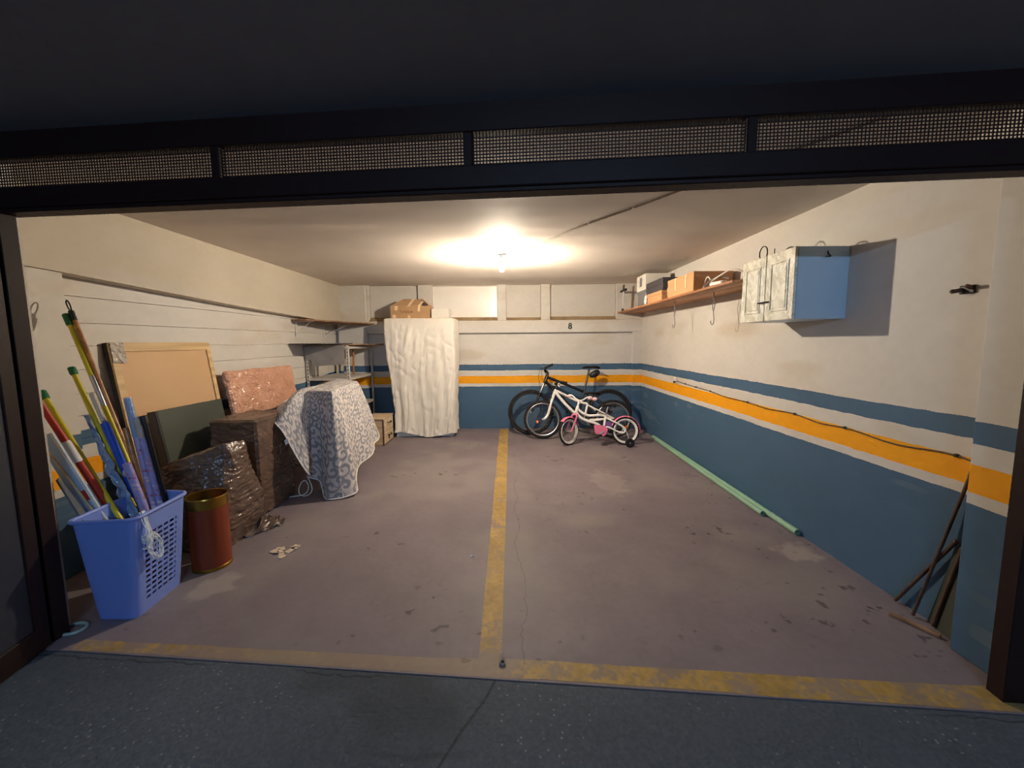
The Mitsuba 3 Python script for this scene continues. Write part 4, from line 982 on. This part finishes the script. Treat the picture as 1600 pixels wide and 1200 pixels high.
t = thing('floor_bolt', 'threaded metal anchor sleeve set in the floor at the threshold', 'bolt')
obj('sleeve', lathe([(.009, 0), (.016, 0), (.016, .012), (.013, .015), (.009, .013), (.009, 0)], (-.052, 1.742, 0), 20), 'm_steel', t)
obj('hole', lathe([(0, .003), (.009, .003), (.009, .004), (0, .004)], (-.052, 1.742, 0), 16), 'm_black', t)

# ------------------------------------------------------------------ bicycles
class Bike:
    def __init__(s, key, y0, k):
        s.key, s.y0, s.k = key, y0, k
        c = 1 / math.hypot(1, k)
        s.n = np.array([0, -c, k * c]); s.e1 = np.array([1.0, 0, 0]); s.e2 = np.array([0, k * c, c])
    def P(s, x, z, w=0.0):
        return np.array([x, s.y0 + s.k * z, z]) + s.n * w
    def tubes(s, pts, r, w=0.0, sides=9):
        q = [s.P(*(p if len(p) == 3 else (*p, w))) for p in pts]
        return rod(q[0], q[1], r, sides) if len(q) == 2 else tube(spline(q, 6 * len(q)), r, sides)
    def circle(s, hub, R, axis=None, n=48, start=0.0, end=2 * np.pi, w=0.0):
        ax = s.n if axis is None else axis
        e1 = s.e1 - ax * (s.e1 @ ax); e1 /= np.linalg.norm(e1); e2 = np.cross(ax, e1)
        if e2[2] < 0: e2 = -e2
        a = np.linspace(start, end, n + 1)
        if abs(end - start - 2 * np.pi) < 1e-6: a = a[:-1]
        return hub + ax * w + R * (np.cos(a)[:, None] * e1 + np.sin(a)[:, None] * e2), e1, e2
    def wheel(s, name, x, z, R, rt, tyre_m, rim_m, spoke_m, nsp=18, axis=None, wall_m=None, wcount=0.0):
        hub = s.P(x, z, wcount); ax = s.n if axis is None else axis
        wk = s.key + '__' + numbered_part(s.key, name)
        labels.setdefault(wk, {'label': name.replace('_', ' ')})
        c, e1, e2 = s.circle(hub, R - rt, ax)
        obj('tyre', tube(c, rt, 10, closed=True), tyre_m, wk)
        c, _, _ = s.circle(hub, R - 2.2 * rt, ax)
        obj('rim', tube(c, rt * 0.55, 8, closed=True), rim_m, wk)
        if wall_m:
            for w in (-1, 1):
                c, _, _ = s.circle(hub + ax * w * rt * .75, R - 1.45 * rt, ax)
                obj('tyre_wall', tube(c, rt * .5, 6, closed=True), wall_m, wk)
        obj('hub', rod(hub - ax * .045, hub + ax * .045, .017, 12), 'm_steel', wk)
        sp = []
        for i in range(nsp):
            a = 2 * np.pi * i / nsp; b = a + (0.35 if i % 2 else -0.35)
            sp.append(tube([hub + ax * (.03 if i % 4 < 2 else -.03) + .015 * (math.cos(b) * e1 + math.sin(b) * e2), hub + (R - 2.2 * rt) * (math.cos(a) * e1 + math.sin(a) * e2)], .0014, 4, caps=False))
        kk = obj('spokes', cat(sp), spoke_m, wk)
        labels[kk] = {'kind': 'stuff'}
        return hub
    def part(s, name, ms, m, smooth=35):
        return obj(name, cat(ms) if isinstance(ms, list) else ms, m, s.key, smooth)
    def saddle(s, x0, x1, z, m):
        L = x1 - x0; rows = []
        for i in range(14):
            a = i / 13; w = (0.024 + 0.05 * sst_np(0.45, .9, a)) * (1 if 0 < i < 13 else .35); h = .022 * (1 if 0 < i < 13 else .4)
            zc = z + .010 * math.sin(a * 3.1) - .012 * (a > .9)
            ring = []
            for q_ in np.linspace(0, 2 * np.pi, 13):
                ring.append(s.P(x0 + L * a, zc + h * math.sin(q_) * (.6 if math.sin(q_) > 0 else 1.0), w * math.cos(q_)))
            rows.append(ring)
        return s.part('saddle', grid(np.array(rows)), m, True)
    def cranks(s, x, z, m, L=.16, ang=0.6, ring=.085, ring_m='m_dark_grey'):
        bb = s.P(x, z)
        c, e1, e2 = s.circle(bb, ring, w=.045)
        ck = s.part('crankset', [rod(bb - s.n * .06, bb + s.n * .06, .02, 12), tube(c, .006, 6, closed=True)] + [rod(bb + s.n * .045, bb + s.n * .045 + ring * (math.cos(a) * e1 + math.sin(a) * e2), .006, 6) for a in np.arange(5) * 2 * np.pi / 5], ring_m)
        for w, sg in ((.065, 1), (-.065, -1)):
            e = bb + s.n * w + sg * L * (math.cos(ang) * e1 - math.sin(ang) * e2)
            s.part('crank_arm', rod(bb + s.n * w, e, .010, 8), m)
            f = e + s.n * sg * .045
            s.part('pedal', xf(box(-.042, .042, -.04, .04, -.011, .011, .005), move(*f)), 'm_black', False)
        return bb
def numbered_part(key, name):
    base = f'{key}__{name}'
    if any(k == base or k.startswith(base + '__') for k in list(scene) + list(labels)):
        n = 1
        while any(k.startswith(f'{base}_{n:03d}') for k in list(scene) + list(labels)): n += 1
        return f'{name}_{n:03d}'
    return name
def sst_np(a, b, x):
    t_ = min(max((x - a) / (b - a), 0), 1); return t_ * t_ * (3 - 2 * t_)

# black adult mountain bike against the back wall
key = thing('bicycle', 'black adult mountain bicycle leaning on the back wall, largest of the three bikes', 'bicycle')
B = Bike(key, 6.42, .25)
B.wheel('front_wheel', .318, .358, .372, .026, 'm_rubber', 'm_black', 'm_mid_grey', 24)
B.wheel('rear_wheel', 1.600, .357, .372, .026, 'm_rubber', 'm_black', 'm_mid_grey', 24)
HT, HB_, BBp, ST = (.600, .945), (.550, .815), (1.10, .315), (1.195, .652)
B.part('frame', [B.tubes([HT, HB_], .028), B.tubes([(.592, .925), (1.203, .672)], .021), B.tubes([(.565, .85), BBp], .025), B.tubes([BBp, (1.205, .70)], .018)]
       + [B.tubes([(1.195, .655, 0), (1.32, .60, sg * .05), (1.60, .357, sg * .06)], .011) for sg in (-1, 1)] + [B.tubes([(*BBp, 0), (1.25, .32, sg * .045), (1.60, .357, sg * .06)], .012) for sg in (-1, 1)], 'm_black_gloss')
fk = B.part('fork', [B.tubes([(.548, .81), (.540, .79)], .02)] + [B.tubes([(.535, .80, sg * .055), (.43, .56, sg * .055)], .017) for sg in (-1, 1)] + [B.tubes([(.545, .80, -.06), (.545, .80, .06)], .02)], 'm_black_gloss')
obj('stanchion', cat([B.tubes([(.533, .80, sg * .055), (.470, .655, sg * .055)], .0185) for sg in (-1, 1)]), 'm_steel', fk)
obj('lower_leg', cat([B.tubes([(.46, .63, sg * .055), (.325, .358, sg * .055)], .019) for sg in (-1, 1)]), 'm_black', fk)
B.part('stem', [B.tubes([(.600, .945), (.615, .985)], .019), B.tubes([(.615, .985), (.56, 1.035)], .018)], 'm_black')
B.part('handlebar', [B.tubes([(.60, 1.055, -.30), (.575, 1.05, -.15), (.555, 1.035, 0), (.575, 1.05, .15), (.62, 1.055, .30)], .015)], 'm_black')
B.part('grip', [B.tubes([(.60, 1.053, .22), (.655, 1.062, .335)], .018)], 'm_rubber')
B.part('grip', [B.tubes([(.585, 1.053, -.22), (.61, 1.055, -.335)], .018)], 'm_rubber')
B.part('brake_lever', [B.tubes([(.57, 1.05, .16), (.50, 1.03, .20), (.475, 1.01, .27)], .007)], 'm_black')
B.part('bell', [lathe([(0, .022), (.014, .018), (.022, .006), (.024, 0), (0, 0)], B.P(.53, 1.055, .06), 16)], 'm_steel')
B.part('brake_cable', [B.tubes([(.49, 1.03, .12), (.455, .97, .13), (.45, .85, .12), (.47, .70, .09), (.44, .58, .07)], .003), B.tubes([(.51, 1.02, .06), (.50, .93, .10), (.52, .86, .08), (.56, .84, .05)], .003)], 'm_black')
B.part('light', [B.tubes([(.545, .80, .03), (.515, .80, .05)], .022)], 'm_offwhite')
B.part('seat_post', [B.tubes([(1.197, .66), (1.300, 1.045)], .0155)], 'm_black_gloss')
B.part('seat_clamp', [B.tubes([(1.198, .66), (1.208, .69)], .024)], 'm_dark_grey')
B.saddle(1.185, 1.475, 1.072, 'm_black')
sb = trimesh.creation.icosphere(3, 1.0); sb.vertices *= [.095, .045, .055]
B.part('saddle_bag', [xf(sb, move(*B.P(1.385, .965)) @ rot(-28, (0, 1, 0)))], 'm_black')
B.cranks(*BBp, 'm_dark_grey', .165, 0.3, .07)
B.part('chain', [B.tubes([(1.10, .395, .045), (1.60, .395, .045)], .004), B.tubes([(1.10, .245, .045), (1.58, .30, .045)], .004)], 'm_dark_grey')
B.part('cassette', [rod(B.P(1.6, .357, .03), B.P(1.6, .357, .05), .045, 20)], 'm_dark_grey')
B.part('derailleur', [B.tubes([(1.60, .33, .05), (1.57, .27, .05)], .011)], 'm_black')

# white middle-sized bike
key = thing('bicycle', 'white medium bicycle with black tyres between the black and the pink-fendered bikes', 'bicycle')
B = Bike(key, 6.12, .25)
B.wheel('front_wheel', .487, .298, .298, .022, 'm_rubber', 'm_steel', 'm_mid_grey', 20)
B.wheel('rear_wheel', 1.585, .298, .298, .022, 'm_rubber', 'm_steel', 'm_mid_grey', 20)
BBp = (1.13, .285)
B.part('frame', [B.tubes([(.704, .752), (.655, .64)], .025), B.tubes([(.695, .715), (.994, .388), BBp], .024), B.tubes([(.705, .735), (.90, .635), (1.06, .562), (1.19, .53)], .019), B.tubes([(1.196, .53), BBp], .018)]
       + [B.tubes([(1.196, .51, 0), (1.27, .465, sg * .045), (1.585, .298, sg * .055)], .0105) for sg in (-1, 1)] + [B.tubes([(*BBp, 0), (1.25, .29, sg * .045), (1.585, .298, sg * .055)], .0105) for sg in (-1, 1)], 'm_white_paint')
B.part('fork', [B.tubes([(.658, .645), (.650, .625)], .022)] + [B.tubes([(.658, .625, sg * .03), (.640, .60, sg * .055), (.590, .43, sg * .055), (.500, .298, sg * .055)], (.018)) for sg in (-1, 1)], 'm_white_paint')
B.part('stem', [B.tubes([(.704, .752), (.722, .81)], .017), B.tubes([(.722, .81), (.695, .845)], .016)], 'm_black')
B.part('handlebar', [B.tubes([(.76, .865, -.24), (.71, .86, -.12), (.695, .845, 0), (.73, .845, .12), (.79, .835, .24)], .0125)], 'm_black')
B.part('grip', [B.tubes([(.765, .838, .17), (.84, .815, .28)], .017)], 'm_rubber')
B.part('grip', [B.tubes([(.73, .863, -.17), (.78, .866, -.27)], .017)], 'm_rubber')
B.part('brake_lever', [B.tubes([(.745, .84, .13), (.72, .80, .17), (.735, .765, .22)], .007)], 'm_white_plastic')
B.part('brake_cable', [B.tubes([(.73, .82, .14), (.66, .80, .14), (.62, .70, .10), (.63, .62, .05)], .003)], 'm_black')
B.part('front_brake', [B.tubes([(.63, .61, .05), (.615, .57, .05)], .012), B.tubes([(.63, .61, -.05), (.615, .57, -.05)], .012), B.tubes([(.645, .62, .05), (.645, .62, -.05)], .010)], 'm_steel')
B.part('seat_post', [B.tubes([(1.198, .53), (1.235, .675)], .014)], 'm_dark_grey')
B.saddle(1.155, 1.40, .688, 'm_black')
B.cranks(*BBp, 'm_steel', .14, .9, .07)
B.part('chain', [B.tubes([(1.13, .36, .045), (1.585, .33, .045)], .004), B.tubes([(1.13, .215, .045), (1.575, .265, .045)], .004)], 'm_dark_grey')
B.part('reflector', [rod(B.P(.40, .26, .028), B.P(.40, .26, .034), .022, 12)], 'm_reflector')

# small white and pink bike with training wheels, its front wheel turned
key = thing('bicycle', 'small white and pink child bicycle with a training wheel, nearest the camera of the three', 'bicycle')
B = Bike(key, 5.74, .10)
steer = np.array([math.sin(math.radians(40)), -math.cos(math.radians(40)), .08]); steer /= np.linalg.norm(steer)
RW = .200
B.wheel('front_wheel', .83, .200, RW, .019, 'm_rubber', 'm_offwhite', 'm_mid_grey', 16, axis=steer, wall_m='m_offwhite')
B.wheel('rear_wheel', 1.655, .200, RW, .019, 'm_rubber', 'm_white_paint', 'm_mid_grey', 16, wall_m='m_white_paint')
BBp = (1.335, .205)
B.part('frame', [B.tubes([(.968, .565), (.934, .465)], .024), B.tubes([(.957, .535), (1.04, .462), (1.13, .428), (1.24, .432), (1.365, .412)], .019), B.tubes([(.945, .485), (1.044, .375), (1.16, .335), BBp], .020), B.tubes([(1.13, .345), (1.365, .375)], .013), B.tubes([(1.372, .435), BBp], .018)]
       + [B.tubes([(1.375, .395, sg * .02), (1.50, .33, sg * .05), (1.597, .275, sg * .055), (1.640, .225, sg * .055), (1.625, .190, sg * .055), (1.56, .185, sg * .055), (*BBp, sg * .03)], .013) for sg in (-1, 1)], 'm_white_paint')
up = np.array([0, 0, 1.0]); fdir = np.cross(steer, up); fdir /= np.linalg.norm(fdir)
if fdir[0] > 0: fdir = -fdir
hubp = B.P(.83, .200); crown = B.P(.925, .445)
B.part('fork', [tube(spline([crown + steer * sg * .045 + [0, 0, .0], hubp + steer * sg * .05 + (crown - hubp) * .5, hubp + steer * sg * .05], 14), .012, 8) for sg in (-1, 1)] + [rod(crown - steer * .05, crown + steer * .05, .014)], 'm_pink')
arc, e1, e2 = B.circle(hubp, RW + .018, steer, 24, 0.35, 2.35)
def fender(arc, ax, w, d=.012):
    c = arc.mean(0); rows = []
    for q_ in np.linspace(-1, 1, 7):
        rows.append(arc + ax * w * q_ - (arc - hubc) / np.linalg.norm(arc - hubc, axis=1, keepdims=True) * d * q_ ** 2)
    return grid(np.array(rows))
hubc = hubp
B.part('front_fender', [fender(arc, steer, .034)], 'm_pink')
hubc = B.P(1.655, .200)
arc, _, _ = B.circle(hubc, RW + .022, None, 40, -0.15, 2.75)
B.part('rear_fender', [fender(arc, B.n, .036)], 'm_pink')
B.part('stem', [B.tubes([(.968, .565), (.985, .635)], .016), B.tubes([(.985, .635), (.995, .655)], .018)], 'm_white_paint')
hb = np.array([steer[0], steer[1], 0]); hb /= np.linalg.norm(hb)
s0 = B.P(.992, .645)
if hb[1] > 0: hb = -hb
bar = [s0 + hb * .23 + [.00, 0, .045], s0 + hb * .14 + [0, 0, .06], s0 + hb * .05 + [0, 0, .01], s0, s0 - hb * .05 + [0, 0, .01], s0 - hb * .14 + [0, 0, .06], s0 - hb * .23 + [0, 0, .045]]
B.part('handlebar', [tube(spline(bar, 40), .011, 8)], 'm_white_paint')
B.part('grip', [rod(bar[0] + hb * .03, bar[0] - hb * .07, .017)], 'm_pale_pink')
B.part('grip', [rod(bar[6] - hb * .03, bar[6] + hb * .07, .017)], 'm_pale_pink')
bar_r = bar[0]
B.part('handlebar_bow', [trimesh.Trimesh(*(lambda q_: (q_.vertices * [.035, .018, .026] + bar_r + [dx, -.02, dz], q_.faces))(trimesh.creation.icosphere(2, 1.0)), process=False) for dx, dz in ((-.03, .02), (.035, .005))], 'm_pale_pink')
B.part('seat_post', [B.tubes([(1.372, .43), (1.405, .555)], .013)], 'm_steel')
B.saddle(1.305, 1.522, .570, 'm_black')
arc_c = B.P(1.27, .20, .05)
gpts = []
from shapely.geometry import Polygon
gp = Polygon([(1.20, .28), (1.26, .285), (1.34, .27), (1.37, .235), (1.345, .165), (1.30, .135), (1.245, .145), (1.215, .19)]).buffer(.012)
gm = trimesh.creation.extrude_polygon(gp, .02, engine='earcut')
v = gm.vertices
B.part('chain_guard', [trimesh.Trimesh(np.array([B.P(a, b, .045 + c) for a, b, c in v]), gm.faces, process=False)], 'm_pink', False)
gp = Polygon([(1.36, .33), (1.46, .35), (1.50, .30), (1.48, .24), (1.37, .23)])
gm = trimesh.creation.extrude_polygon(gp, .012, engine='earcut'); v = gm.vertices
B.part('skirt_guard', [trimesh.Trimesh(np.array([B.P(a, b, -.01 + c) for a, b, c in v]), gm.faces, process=False)], 'm_purple', False)
B.cranks(*BBp, 'm_steel', .10, 2.6, .05, 'm_pink')
B.part('reflector', [xf(box(-.022, .022, -.004, .004, -.014, .014, .003), move(*B.P(1.67, .265, .03)))], 'm_reflector', False)
tw = np.array([1.672, B.y0 - .155, .066])
B.part('training_wheel_arm', [tube(spline([B.P(1.655, .2, .06), B.P(1.66, .16, .09), tw + [0, .03, .02], tw + [0, .02, 0]], 16), .008, 8)], 'm_steel')
wk = key + '__training_wheel'
labels[wk] = {'label': 'small black training wheel'}
ax = np.array([0, -1.0, 0])
cc, e1, e2 = B.circle(tw, .046, ax, 30)
obj('tyre', tube(cc, .019, 10, closed=True), 'm_rubber', wk)
obj('disc', rod(tw - ax * .008, tw + ax * .012, .034, 20), 'm_black', wk)
obj('hub', rod(tw - ax * .012, tw + ax * .018, .012, 12), 'm_steel', wk)
